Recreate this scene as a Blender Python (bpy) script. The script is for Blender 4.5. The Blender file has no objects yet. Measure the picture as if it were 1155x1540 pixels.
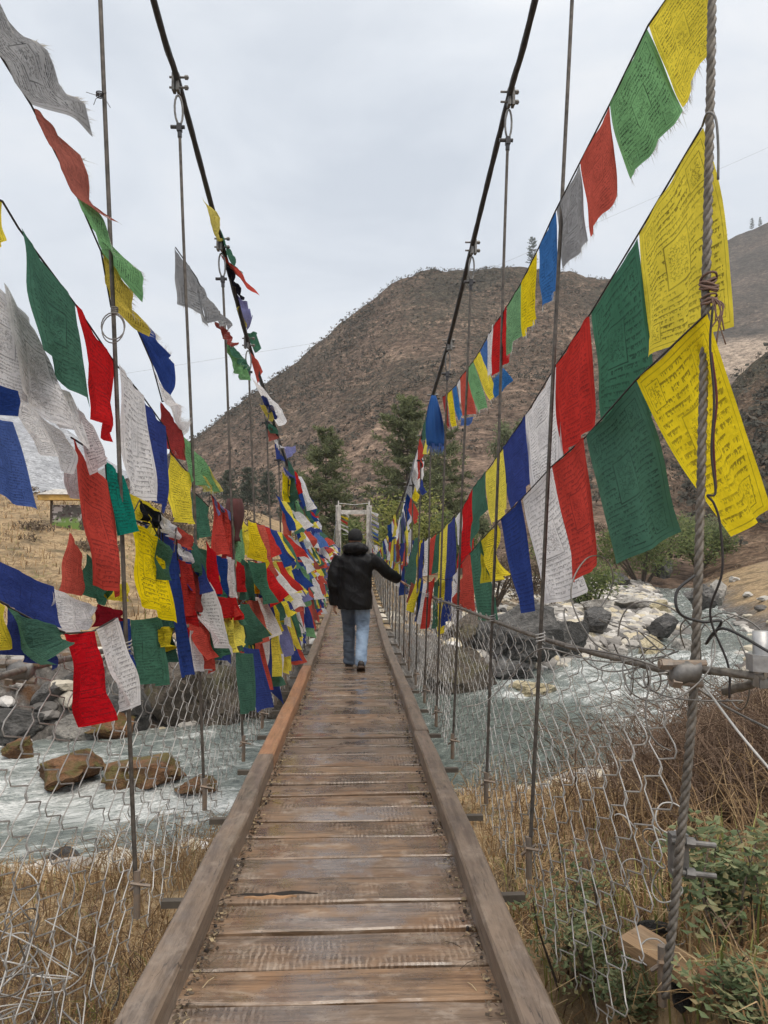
import bpy, bmesh, math, random
import numpy as np
from mathutils import Vector, Matrix, Euler, noise

# ------------------------------------------------------------ camera, sky, sun, exposure
S = bpy.context.scene
COL = S.collection
cd = bpy.data.cameras.new("camera"); cam = bpy.data.objects.new("camera", cd); COL.objects.link(cam)
cd.sensor_fit = 'VERTICAL'; cd.sensor_height = 36.0; cd.lens = 1157/1540*36.0
cd.clip_start = 0.05; cd.clip_end = 5000
cam.location = (0, 0, 0)
cam.rotation_euler = (math.radians(90+1.485), 0, math.radians(-2.2))
S.camera = cam
S.view_settings.view_transform = 'Standard'; S.view_settings.look = 'None'
S.view_settings.gamma = 1; S.view_settings.exposure = 0.08
S.cycles.max_bounces = 6; S.cycles.transparent_max_bounces = 8

SUN_EL, SUN_ROT = math.radians(58), math.radians(150)
W = bpy.data.worlds.new("World"); S.world = W; W.use_nodes = True
def world():
    nt = W.node_tree; nt.nodes.clear()
    out = nt.nodes.new('ShaderNodeOutputWorld'); bg = nt.nodes.new('ShaderNodeBackground')
    sky = nt.nodes.new('ShaderNodeTexSky'); sky.sky_type = 'NISHITA'; sky.sun_disc = False
    sky.sun_elevation = SUN_EL; sky.sun_rotation = SUN_ROT; sky.dust_density = 4
    tc = nt.nodes.new('ShaderNodeTexCoord')
    mp = nt.nodes.new('ShaderNodeMapping'); mp.inputs['Scale'].default_value = (1, 1, 2.2)
    nt.links.new(tc.outputs['Generated'], mp.inputs[0])
    n1 = nt.nodes.new('ShaderNodeTexNoise'); n1.inputs['Scale'].default_value = 2.9
    n1.inputs['Detail'].default_value = 7; n1.inputs['Roughness'].default_value = .52; n1.inputs['Distortion'].default_value = .35
    nt.links.new(mp.outputs[0], n1.inputs['Vector'])
    rp = nt.nodes.new('ShaderNodeValToRGB'); cr = rp.color_ramp
    cr.elements[0].position = .34; cr.elements[0].color = (5.6, 6.1, 6.75, 1)
    cr.elements[1].position = .64; cr.elements[1].color = (7.7, 7.95, 8.25, 1)
    e = cr.elements.new(.5); e.color = (6.75, 7.2, 7.75, 1)
    nt.links.new(n1.outputs['Fac'], rp.inputs[0])
    mx = nt.nodes.new('ShaderNodeMix'); mx.data_type = 'RGBA'; mx.inputs[0].default_value = .86
    nt.links.new(sky.outputs[0], mx.inputs[6]); nt.links.new(rp.outputs[0], mx.inputs[7])
    # overcast sky: the zenith is brighter than the horizon
    nv = nt.nodes.new('ShaderNodeVectorMath'); nv.operation = 'NORMALIZE'; nt.links.new(tc.outputs['Generated'], nv.inputs[0])
    sp = nt.nodes.new('ShaderNodeSeparateXYZ'); nt.links.new(nv.outputs[0], sp.inputs[0])
    mr = nt.nodes.new('ShaderNodeMapRange'); mr.interpolation_type = 'SMOOTHSTEP'
    for k, v in ((1, .45), (2, 1.0), (3, 0.0), (4, 1.0)): mr.inputs[k].default_value = v
    nt.links.new(sp.outputs[2], mr.inputs[0])
    zc = nt.nodes.new('ShaderNodeMix'); zc.data_type = 'RGBA'; zc.inputs[6].default_value = (1, 1, 1, 1); zc.inputs[7].default_value = (2.35, 2.12, 1.84, 1)
    nt.links.new(mr.outputs[0], zc.inputs[0])
    vs = nt.nodes.new('ShaderNodeVectorMath'); vs.operation = 'MULTIPLY'
    nt.links.new(mx.outputs[2], vs.inputs[0]); nt.links.new(zc.outputs[2], vs.inputs[1])
    nt.links.new(vs.outputs[0], bg.inputs[0]); bg.inputs[1].default_value = .120
    nt.links.new(bg.outputs[0], out.inputs[0])
world()
sl = bpy.data.lights.new("sun", 'SUN'); sl.energy = 1.5; sl.angle = math.radians(28); sl.color = (1, .93, .83)
so = bpy.data.objects.new("sun", sl); COL.objects.link(so)
so.rotation_euler = (math.radians(90)-SUN_EL, 0, math.pi-SUN_ROT)

# ------------------------------------------------------------ helpers
CR = Euler((math.radians(90+1.485), 0, math.radians(-2.2))).to_matrix()
def ray(x, y): return CR @ Vector(((x-577.5)/1157, (770-y)/1157, -1))
def atY(x, y, Y): r = ray(x, y); return r*(Y/r.y)
def atX(x, y, X): r = ray(x, y); return r*(X/r.x)
def px(p):
    q = CR.transposed() @ Vector(p); return (577.5+1157*q.x/-q.z, 770-1157*q.y/-q.z)

class MB:
    def __init__(s): s.v = []; s.f = []; s.uv = []; s.has = False
    def tri(s, *ps):
        b = len(s.v); s.v += [tuple(p) for p in ps]; s.f.append(tuple(range(b, b+len(ps)))); s.uv += [(0, 0)]*len(ps)
    def box(s, c, d, M=None):
        b = len(s.v); c = Vector(c)
        for i in range(8):
            p = Vector(((i & 1)-.5, ((i >> 1) & 1)-.5, (i >> 2)-.5)); p = Vector((p.x*d[0], p.y*d[1], p.z*d[2]))
            if M is not None: p = M @ p
            s.v.append(tuple(c+p))
        for f in ((0,2,3,1),(4,5,7,6),(0,1,5,4),(2,6,7,3),(0,4,6,2),(1,3,7,5)):
            s.f.append(tuple(b+i for i in f)); s.uv += [(0, 0)]*4
    def tube(s, pts, r, n=5, cap=True, lobes=0, twist=0, depth=.16):
        pts = [Vector(p) for p in pts]; m = len(pts)
        if m < 2: return
        R = r if isinstance(r, (list, tuple)) else [r]*m
        t0 = (pts[1]-pts[0]).normalized()
        up = Vector((0, 0, 1)) if abs(t0.z) < .9 else Vector((1, 0, 0))
        a = t0.cross(up).normalized(); base = len(s.v); L = 0
        for i, p in enumerate(pts):
            t = (pts[min(i+1, m-1)]-pts[max(i-1, 0)])
            t = t.normalized() if t.length > 1e-9 else t0
            a = (a-t*a.dot(t)); a = a.normalized() if a.length > 1e-6 else t.orthogonal().normalized()
            b = t.cross(a)
            if i: L += (p-pts[i-1]).length
            for k in range(n):
                th = 2*math.pi*k/n; rr = R[i]
                if lobes: rr *= 1-depth*(.5+.5*math.cos(lobes*(th)-twist*L))
                s.v.append(tuple(p+a*(math.cos(th)*rr)+b*(math.sin(th)*rr)))
        for i in range(m-1):
            for k in range(n):
                k2 = (k+1) % n
                s.f.append((base+i*n+k, base+i*n+k2, base+(i+1)*n+k2, base+(i+1)*n+k)); s.uv += [(0, 0)]*4
        if cap and n > 2:
            s.f.append(tuple(base+k for k in reversed(range(n)))); s.uv += [(0, 0)]*n
            s.f.append(tuple(base+(m-1)*n+k for k in range(n))); s.uv += [(0, 0)]*n
    def rings(s, rings, cap=True):
        b = len(s.v); n = len(rings[0])
        for r in rings: s.v += [tuple(p) for p in r]
        for i in range(len(rings)-1):
            for k in range(n):
                k2 = (k+1) % n
                s.f.append((b+i*n+k, b+i*n+k2, b+(i+1)*n+k2, b+(i+1)*n+k)); s.uv += [(0, 0)]*4
        if cap:
            s.f.append(tuple(b+k for k in reversed(range(n)))); s.uv += [(0, 0)]*n
            e = b+(len(rings)-1)*n
            s.f.append(tuple(e+k for k in range(n))); s.uv += [(0, 0)]*n
    def grid(s, P, U=None):
        b = len(s.v); nu = len(P); nv = len(P[0])
        for row in P: s.v += [tuple(p) for p in row]
        for i in range(nu-1):
            for j in range(nv-1):
                q = ((i, j), (i+1, j), (i+1, j+1), (i, j+1))
                s.f.append(tuple(b+a*nv+c for a, c in q))
                if U: s.uv += [U(a/(nu-1), c/(nv-1)) for a, c in q]
                else: s.uv += [(a/(nu-1), c/(nv-1)) for a, c in q]
    def mesh(s, name, mat=None, smooth=False):
        me = bpy.data.meshes.new(name); me.from_pydata(s.v, [], s.f)
        if s.uv:
            ul = me.uv_layers.new(name="UVMap"); ul.data.foreach_set('uv', np.array(s.uv, dtype=np.float32).ravel())
        if mat: me.materials.append(mat)
        if smooth: me.polygons.foreach_set('use_smooth', [True]*len(me.polygons))
        me.update(); return me
    def build(s, name, mat=None, parent=None, smooth=False):
        return link(bpy.data.objects.new(name, s.mesh(name, mat, smooth)), parent)

def link(o, parent=None):
    COL.objects.link(o)
    if parent is not None: o.parent = parent
    return o
def tag(o, label, cat, group=None):
    o['label'] = label; o['category'] = cat
    if group: o['group'] = group
    return o
def empty(name, loc, rz=0):
    o = bpy.data.objects.new(name, None); o.location = loc; o.rotation_euler = (0, 0, rz); o.empty_display_size = .1
    return link(o)
def struct(o, kind='structure'): o['kind'] = kind; return o
def copy_tree(o, parent=None):
    c = o.copy(); COL.objects.link(c)
    if parent is not None: c.parent = parent
    for ch in list(o.children): copy_tree(ch, c)
    return c
def catmull(pts, per=6):
    P = [Vector(p) for p in pts]; P = [P[0]*2-P[1]]+P+[P[-1]*2-P[-2]]; out = []
    for i in range(1, len(P)-2):
        a, b, c, d = P[i-1:i+3]
        for k in range(per):
            t = k/per
            out.append(.5*((2*b)+(c-a)*t+(2*a-5*b+4*c-d)*t*t+(3*b-a-3*c+d)*t**3))
    out.append(P[-2]); return out
def helix(mb, path, n, r, off, pitch, sides=6):
    P = catmull(path, 1) if False else path; L = 0; a = None; S_ = [[] for _ in range(n)]
    for i, p in enumerate(P):
        t = (P[min(i+1, len(P)-1)]-P[max(i-1, 0)]).normalized(); a = t.orthogonal().normalized() if a is None else (a-t*a.dot(t)).normalized(); b = t.cross(a)
        if i: L += (p-P[i-1]).length
        for k in range(n):
            th = 6.283*(L/pitch+k/n); S_[k].append(p+a*(off*math.cos(th))+b*(off*math.sin(th)))
    for s in S_: mb.tube(s, r, sides)
def evalmesh(mb, mods, name, mat=None):
    """join lofted pieces into one continuous skin"""
    o = bpy.data.objects.new("work", mb.mesh("work")); COL.objects.link(o)
    for typ, kw in mods:
        m = o.modifiers.new("m", typ)
        for k, v in kw.items(): setattr(m, k, v)
    bpy.context.view_layer.update()
    dg = bpy.context.evaluated_depsgraph_get()
    me = bpy.data.meshes.new_from_object(o.evaluated_get(dg))
    w = o.data; bpy.data.objects.remove(o); bpy.data.meshes.remove(w)
    me.name = name; me.materials.clear()
    if mat: me.materials.append(mat)
    me.polygons.foreach_set('use_smooth', [True]*len(me.polygons))
    return me
# lattice noise on numpy arrays
def _h(i, j, s):
    n = (i.astype(np.int64)*374761393+j.astype(np.int64)*668265263+s*1442695041) & 0x7fffffff
    n = ((n ^ (n >> 13))*1274126177) & 0x7fffffff
    return ((n ^ (n >> 16)) & 0xffff)/65535.0
def vn(x, y, s=0):
    xi = np.floor(x); yi = np.floor(y); fx = x-xi; fy = y-yi
    fx = fx*fx*(3-2*fx); fy = fy*fy*(3-2*fy)
    return (_h(xi, yi, s)*(1-fx)+_h(xi+1, yi, s)*fx)*(1-fy)+(_h(xi, yi+1, s)*(1-fx)+_h(xi+1, yi+1, s)*fx)*fy-.5
def fbm(x, y, o=4, s=0):
    r = 0; a = 1
    for k in range(o): r = r+a*vn(x, y, s+k*7); x = x*2.03; y = y*2.03; a *= .5
    return r
def sstep(a, b, x): t = np.clip((x-a)/(b-a), 0, 1); return t*t*(3-2*t)

# ------------------------------------------------------------ material helpers
def mk(name):
    m = bpy.data.materials.new(name); m.use_nodes = True; nt = m.node_tree; nt.nodes.clear()
    return m, nt, nt.nodes.new('ShaderNodeOutputMaterial')
def nd(nt, typ, ins=None, **props):
    n = nt.nodes.new(typ)
    for k, v in props.items(): setattr(n, k, v)
    for k, v in (ins or {}).items():
        if isinstance(v, bpy.types.NodeSocket): nt.links.new(v, n.inputs[k])
        else: n.inputs[k].default_value = v
    return n
def ma(nt, op, a, b=None, c=None):
    d = {0: a}
    if b is not None: d[1] = b
    if c is not None: d[2] = c
    return nd(nt, 'ShaderNodeMath', d, operation=op).outputs[0]
def c4(c): return (c[0], c[1], c[2], 1) if not isinstance(c, bpy.types.NodeSocket) else c
def mix(nt, f, a, b, blend='MIX'):
    return nd(nt, 'ShaderNodeMix', {0: f, 6: c4(a), 7: c4(b)}, data_type='RGBA', blend_type=blend).outputs[2]
def ramp(nt, f, stops):
    n = nd(nt, 'ShaderNodeValToRGB', {0: f}); cr = n.color_ramp
    while len(cr.elements) < len(stops): cr.elements.new(.5)
    for e, (p, c) in zip(cr.elements, stops):
        e.position = p; e.color = c4(c) if not isinstance(c, (int, float)) else (c, c, c, 1)
    return n.outputs[0]
def coords(nt, kind='Object', scale=(1, 1, 1)):
    t = nd(nt, 'ShaderNodeTexCoord').outputs[kind]
    return nd(nt, 'ShaderNodeMapping', {0: t, 3: scale}).outputs[0]
def nz(nt, vec, scale, detail=3, rough=.55, dist=0):
    return nd(nt, 'ShaderNodeTexNoise', {'Vector': vec, 'Scale': scale, 'Detail': detail, 'Roughness': rough, 'Distortion': dist}).outputs['Fac']
def thr(nt, f, a, b): return nd(nt, 'ShaderNodeMapRange', {0: f, 1: a, 2: b}, clamp=True).outputs[0]
def bump(nt, h, st=.5, dist=.02, nrm=None):
    d = {'Strength': st, 'Distance': dist, 'Height': h}
    if nrm: d['Normal'] = nrm
    return nd(nt, 'ShaderNodeBump', d).outputs[0]
def pbsdf(nt, out, col, rough=.8, nrm=None, metal=0, spec=.5):
    d = {'Base Color': c4(col), 'Roughness': rough, 'Metallic': metal, 'Specular IOR Level': spec}
    if nrm: d['Normal'] = nrm
    b = nd(nt, 'ShaderNodeBsdfPrincipled', d); nt.links.new(b.outputs[0], out.inputs[0]); return b
def isl(nt): return nd(nt, 'ShaderNodeNewGeometry').outputs['Random Per Island']
def orand(nt): return nd(nt, 'ShaderNodeObjectInfo').outputs['Random']

# cloth with block-printed script
def m_flag(name, rgb, ink=.7, inkcol=(.02, .02, .025), trans=.48):
    m, nt, out = mk(name)
    uv = nd(nt, 'ShaderNodeSeparateXYZ', {0: nd(nt, 'ShaderNodeTexCoord').outputs['UV']})
    u, v = uv.outputs[0], uv.outputs[1]; rnd = orand(nt)
    rn = ma(nt, 'FLOOR', ma(nt, 'MULTIPLY_ADD', rnd, 12.0, 19.0))
    wob = ma(nt, 'MULTIPLY', ma(nt, 'SINE', ma(nt, 'MULTIPLY', u, 9.0)), .003)
    row = ma(nt, 'MULTIPLY', ma(nt, 'ADD', v, wob), rn); fr = ma(nt, 'FRACT', row); ri = ma(nt, 'FLOOR', row)
    seed = ma(nt, 'MULTIPLY', rnd, 91.0)
    cv = nd(nt, 'ShaderNodeCombineXYZ', {0: ma(nt, 'MULTIPLY', u, 62.0), 1: ma(nt, 'MULTIPLY', row, 1.9), 2: ma(nt, 'ADD', seed, ma(nt, 'MULTIPLY', ri, 5.3))}).outputs[0]
    g = nz(nt, cv, 1.0, 2, .6)
    cw = nd(nt, 'ShaderNodeCombineXYZ', {0: ma(nt, 'MULTIPLY', u, 13.0), 1: ma(nt, 'MULTIPLY', ri, 7.7), 2: seed}).outputs[0]
    wd = thr(nt, nz(nt, cw, 1.0, 1), .36, .42)
    head = ma(nt, 'MULTIPLY', thr(nt, fr, .30, .22), thr(nt, g, .38, .46))
    stroke = ma(nt, 'MULTIPLY', thr(nt, fr, .70, .54), thr(nt, g, .51, .58))
    txt = ma(nt, 'MULTIPLY', ma(nt, 'MAXIMUM', head, stroke), wd)
    du = ma(nt, 'ABSOLUTE', ma(nt, 'SUBTRACT', u, .5)); dv = ma(nt, 'ABSOLUTE', ma(nt, 'SUBTRACT', v, .5))
    txt = ma(nt, 'MULTIPLY', txt, ma(nt, 'MULTIPLY', thr(nt, du, .425, .42), thr(nt, dv, .445, .44)))
    # central framed picture block and corner blocks: soft scribbled woodcut
    def inside(cu, cvv, hu, hv):
        a = ma(nt, 'DIVIDE', ma(nt, 'ABSOLUTE', ma(nt, 'SUBTRACT', u, cu)), hu)
        b = ma(nt, 'DIVIDE', ma(nt, 'ABSOLUTE', ma(nt, 'SUBTRACT', v, cvv)), hv)
        return ma(nt, 'MAXIMUM', a, b)
    uvs = nd(nt, 'ShaderNodeCombineXYZ', {0: u, 1: ma(nt, 'MULTIPLY', v, 1.3), 2: seed}).outputs[0]
    sc = nz(nt, uvs, 26.0, 3, .6); scr = thr(nt, ma(nt, 'ABSOLUTE', ma(nt, 'SUBTRACT', sc, .5)), .045, .02)
    inkm = txt
    for cu, cvv, hu, hv in ((.5, .47, .15, .15), (.17, .14, .085, .075), (.83, .14, .085, .075), (.17, .87, .085, .07), (.83, .87, .085, .07)):
        b = inside(cu, cvv, hu, hv); ins = thr(nt, b, 1.02, 1.0)
        edge = ma(nt, 'MULTIPLY', ins, thr(nt, b, .93, .95))
        core = ma(nt, 'MULTIPLY', ma(nt, 'MULTIPLY', thr(nt, b, .82, .70), scr), .9)
        inkm = ma(nt, 'ADD', ma(nt, 'MULTIPLY', inkm, ma(nt, 'SUBTRACT', 1.0, ins)), ma(nt, 'MAXIMUM', edge, core))
    fr1 = inside(.5, .5, .455, .47); ln = ma(nt, 'MULTIPLY', thr(nt, fr1, 1.012, 1.004), thr(nt, fr1, .992, .998))
    inkm = ma(nt, 'MAXIMUM', inkm, ma(nt, 'MULTIPLY', ln, .8))
    wear = thr(nt, nz(nt, uvs, 3.5, 3), .30, .6)
    inkm = ma(nt, 'MULTIPLY', ma(nt, 'MULTIPLY', inkm, ma(nt, 'MULTIPLY_ADD', wear, .55, .45)), ink)
    hsv = nd(nt, 'ShaderNodeHueSaturation', {'Hue': ma(nt, 'MULTIPLY_ADD', rnd, .016, .492), 'Saturation': ma(nt, 'MULTIPLY_ADD', rnd, -.16, 1.02),
              'Value': ma(nt, 'MULTIPLY_ADD', nz(nt, uvs, 3.2, 5, .6, .5), .75, .62), 'Color': c4(rgb)}).outputs[0]
    weave = nz(nt, nd(nt, 'ShaderNodeCombineXYZ', {0: ma(nt, 'MULTIPLY', u, 240.0), 1: ma(nt, 'MULTIPLY', v, 30.0), 2: seed}).outputs[0], 1.0, 1)
    col = mix(nt, inkm, mix(nt, ma(nt, 'MULTIPLY', weave, .18), hsv, (0, 0, 0)), inkcol)
    cre = nz(nt, uvs, 7.0, 4, .55, .9)
    nb = bump(nt, ma(nt, 'ADD', ma(nt, 'MULTIPLY', cre, 1.0), ma(nt, 'MULTIPLY', weave, .12)), .6, .035)
    d = nd(nt, 'ShaderNodeBsdfDiffuse', {0: col, 'Normal': nb}); t = nd(nt, 'ShaderNodeBsdfTranslucent', {0: col, 'Normal': nb})
    ms = nd(nt, 'ShaderNodeMixShader', {0: trans, 1: d.outputs[0], 2: t.outputs[0]})
    nt.links.new(ms.outputs[0], out.inputs[0]); return m
FC = {  # albedo, colour phrase, ink strength
 'Y': ((.90, .74, .025), 'yellow', .68), 'y': ((.66, .55, .10), 'faded yellow', .85), 'G': ((.068, .190, .130), 'dark green', .62), 'g': ((.19, .43, .19), 'pale green', .8),
 'T': ((.012, .23, .19), 'teal green', .7), 'R': ((.60, .040, .022), 'red', .55), 'r': ((.38, .070, .055), 'faded red', .6), 'W': ((.84, .83, .85), 'white', .62),
 'P': ((.73, .66, .68), 'pinkish white', .8), 'K': ((.34, .35, .37), 'grey white', .85), 'B': ((.022, .055, .27), 'deep blue', .5), 'b': ((.055, .18, .52), 'light blue', .65),
 'M': ((.030, .115, .40), 'strong blue', .55), 'V': ((.20, .22, .48), 'faded violet blue', .5), 'D': ((.30, .018, .018), 'dark red', .4), 'N': ((.018, .02, .03), 'black', .3)}
FM = {k: m_flag('cloth_'+v[1].replace(' ', '_'), v[0], v[2], trans=.55 if k in 'KgryP' else .48) for k, v in FC.items()}

def m_simple(name, rgb, rough=.7, metal=0, var=.25, scale=8, bst=.2, bd=.01, spec=.5, rgb2=None):
    m, nt, out = mk(name); v = coords(nt)
    n = nz(nt, v, scale, 5, .6)
    a = tuple(x*(1-var) for x in rgb); b = rgb2 or tuple(min(1, x*(1+var)) for x in rgb)
    pbsdf(nt, out, ramp(nt, n, [(.3, a), (.7, b)]), rough, bump(nt, nz(nt, v, scale*4, 3), bst, bd), metal, spec)
    return m
def m_wood(name, dark, light, grey, axis=0, saw=True, wet=.5, redmix=None):
    m, nt, out = mk(name)
    ax = 'XYZ'[axis]; v0 = coords(nt); ri = isl(nt)
    sh = nd(nt, 'ShaderNodeCombineXYZ', {0: ma(nt, 'MULTIPLY', ri, 37.0), 1: ma(nt, 'MULTIPLY', ri, 91.0), 2: ma(nt, 'MULTIPLY', ri, 13.0)}).outputs[0]
    def st(along, across):
        q = [across]*3; q[axis] = along
        w = nd(nt, 'ShaderNodeMapping', {0: v0, 3: tuple(q)}).outputs[0]
        return nd(nt, 'ShaderNodeVectorMath', {0: w, 1: sh}, operation='ADD').outputs[0]
    g1 = nz(nt, st(1.8, 30), 1.0, 6, .7, .5); g2 = nz(nt, st(6, 150), 1.0, 4, .7, .3)
    p1 = nz(nt, st(2.2, 5), 1.0, 4, .6, .5); p2 = nz(nt, st(5, 9), 1.0, 5, .65, .3); p3 = nz(nt, st(14, 26), 1.0, 5, .7)
    col = ramp(nt, g1, [(.30, dark), (.52, light), (.72, tuple(x*1.25 for x in light))])
    col = mix(nt, ma(nt, 'MULTIPLY', thr(nt, g2, .52, .66), .6), col, dark)
    crack = thr(nt, ma(nt, 'ABSOLUTE', ma(nt, 'SUBTRACT', nz(nt, st(.9, 22), 1.0, 3, .55, .3), .5)), .012, .003)
    col = mix(nt, ma(nt, 'MULTIPLY', ma(nt, 'MULTIPLY', crack, thr(nt, p1, .5, .58)), .75), col, tuple(x*.3 for x in dark))
    if redmix: col = mix(nt, ma(nt, 'MULTIPLY', thr(nt, p1, .48, .68), .6), col, redmix)
    pale = ma(nt, 'MULTIPLY', thr(nt, p2, .50, .62), thr(nt, p3, .40, .56))
    h = ma(nt, 'ADD', ma(nt, 'MULTIPLY', g1, .5), ma(nt, 'MULTIPLY', g2, .4))
    if saw:
        wv = nd(nt, 'ShaderNodeTexWave', {'Vector': st(1, .35), 'Scale': 15.0, 'Distortion': 5.5, 'Detail': 3, 'Detail Scale': 2.2, 'Detail Roughness': .6}, wave_type='BANDS', bands_direction=ax).outputs[1]
        sm = ma(nt, 'MULTIPLY', thr(nt, nz(nt, st(1.7, 3.0), 1.0, 3, .55), .53, .63), thr(nt, p3, .40, .58))
        dk = ma(nt, 'MULTIPLY', thr(nt, wv, .45, .25), sm)
        col = mix(nt, ma(nt, 'MULTIPLY', ma(nt, 'MULTIPLY', thr(nt, wv, .55, .85), sm), .42), col, grey)
        col = mix(nt, ma(nt, 'MULTIPLY', dk, .5), col, dark); h = ma(nt, 'SUBTRACT', h, ma(nt, 'MULTIPLY', dk, .55))
    col = mix(nt, ma(nt, 'MULTIPLY', pale, .46), col, grey)
    col = nd(nt, 'ShaderNodeHueSaturation', {'Value': ma(nt, 'MULTIPLY_ADD', ri, .42, .78), 'Saturation': ma(nt, 'MULTIPLY_ADD', ri, .25, .90), 'Color': col}).outputs[0]
    spots = thr(nt, nz(nt, v0, 70, 2), .69, .74)
    col = mix(nt, ma(nt, 'MULTIPLY', spots, .6), col, tuple(x*.35 for x in dark))
    wn = thr(nt, nz(nt, v0, 4.2, 5, .65), .42, .56)
    rough = ma(nt, 'MULTIPLY_ADD', wn, -.54*wet*2, .66)
    col = mix(nt, ma(nt, 'MULTIPLY', wn, .38*wet*2), col, mix(nt, .6, col, (0, 0, 0)))
    pb = pbsdf(nt, out, col, rough, bump(nt, h, .9, .004), 0, .55)
    nt.links.new(ma(nt, 'MULTIPLY', wn, min(1, wet*2)), pb.inputs['Coat Weight']); pb.inputs['Coat Roughness'].default_value = .12; pb.inputs['Coat IOR'].default_value = 1.36
    return m
M_DECK = m_wood('wet_plank_wood', (.058, .039, .027), (.215, .145, .096), (.44, .365, .30), 0, True, .5, (.205, .115, .062))
M_CURB = m_wood('grey_beam_wood', (.080, .058, .043), (.185, .138, .103), (.30, .245, .20), 1, False, .2)
M_CURBO = m_wood('orange_beam_wood', (.20, .105, .06), (.34, .18, .10), (.42, .28, .18), 1, True, .12)
M_BEAM = m_simple('under_beam', (.10, .085, .07), .8)
M_LUMBER = m_wood('pale_lumber', (.17, .11, .06), (.32, .21, .12), (.38, .29, .20), 0, False, .05)
M_STEEL = m_simple('galvanised_steel', (.42, .42, .42), .5, .7, .3, 20, .3, .004)
M_WIRE = m_simple('galvanised_wire', (.30, .285, .27), .5, .3, .3, 2.5, .2, .002, rgb2=(.66, .65, .63))
M_WIRED = m_simple('dull_wire', (.22, .21, .20), .55, .5, .4, 10, .2, .002)
M_ROD = m_simple('hanger_rod', (.075, .066, .058), .6, .4, .35, 30, .3, .003, rgb2=(.15, .13, .112))
M_FIT = m_simple('weathered_steel', (.17, .165, .16), .55, .5, .4, 25, .3, .003)
M_CABLE = m_simple('dark_main_cable', (.05, .05, .055), .5, .4, .3, 30, .3, .003)
M_ROPE = m_simple('steel_rope', (.13, .115, .098), .6, .3, .35, 40, .3, .003, rgb2=(.25, .225, .195))
M_RUST = m_simple('rusty_steel', (.34, .32, .30), .6, .5, .4, 25, .4, .003, rgb2=(.34, .25, .18))
M_CORD = m_simple('dark_cord', (.035, .03, .03), .8)
M_REDCORD = m_simple('dark_red_cord', (.10, .02, .02), .8)
M_BLACKW = m_simple('black_wire', (.03, .03, .032), .5)
M_WHITEP = m_simple('white_tower_paint', (.42, .40, .37), .8, 0, .4, 5, .3, .01)
# ------------------------------------------------------------ terrain
RC = np.array([(-60, -2), (-40, 5), (-15, 11), (-5, 14), (2, 17.3), (9.5, 24.8), (15.8, 33), (21.8, 50), (29, 70), (42, 95)], float)
RW = np.array([4.5, 4.3, 3.9, 3.8, 4.3, 3.1, 1.7, 1.7, 1.7, 1.7])
def river(X, Y):
    best = np.full(X.shape, 1e9); sd = np.zeros(X.shape); wd = np.zeros(X.shape); al = np.zeros(X.shape); L = 0
    for i in range(len(RC)-1):
        a, b = RC[i], RC[i+1]; d = b-a; l = np.hypot(*d); d = d/l
        t = np.clip(((X-a[0])*d[0]+(Y-a[1])*d[1]), 0, l)
        qx = X-a[0]-t*d[0]; qy = Y-a[1]-t*d[1]; q = np.hypot(qx, qy); m = q < best
        best = np.where(m, q, best); sd = np.where(m, np.sign(d[0]*(Y-a[1])-d[1]*(X-a[0])), sd)
        wd = np.where(m, RW[i]+(RW[i+1]-RW[i])*t/l, wd); al = np.where(m, L+t, al); L += l
    return best, sd, wd, al
def groundz(X, Y):
    X = np.asarray(X, float); Y = np.asarray(Y, float)
    d, sd, w, al = river(X, Y); e = d-w+.7*fbm(X*.35, Y*.35, 3, 3)
    near = -4.45+np.clip(e, -2.5, 40)*.27+.35*sstep(0, 2.5, e)
    near = near+.22*sstep(4.5, 2.2, Y)*sstep(.6, 1.2, X)*sstep(9, 4, X)-.15*sstep(6, 3, Y)*sstep(0, -1, X)
    near = np.minimum(near, -1.45+np.clip(e-10, 0, 50)*.1+3.0*sstep(14, 34, Y))
    bank = 1.55-1.15*sstep(0, 5, X)
    sl = .165-.115*sstep(-16, -1, X)
    far = -4.4+bank*sstep(-.2, 1.1, e)+np.clip(e-.8, 0, 30)*sl+np.clip(e-31, 0, 60)*.05
    bar = np.exp(-((X-(9+(Y-28)*.32))/4.5)**2)*sstep(23, 28, Y)*sstep(62, 48, Y)*sstep(-.3, 1.5, e)
    far = far-.25*bar
    h = np.where(sd > 0, far, near)
    h = np.where(e < 0, -4.45+np.maximum(e, -1.6)*.45, h)
    r = sstep(0, 2, e)
    h = h+(.10*fbm(X*1.6, Y*1.6, 4, 11)+.30*fbm(X*.25, Y*.25, 3, 21))*(.25+.75*r)
    under = sstep(1.15, .8, np.abs(X+.04))*sstep(9, 6, Y)
    h = h*(1-under)+np.minimum(h, -1.95-.03*Y)*under
    return h, e, sd, bar
def gz(x, y): return float(groundz(np.array([x]), np.array([y]))[0][0])

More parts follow.
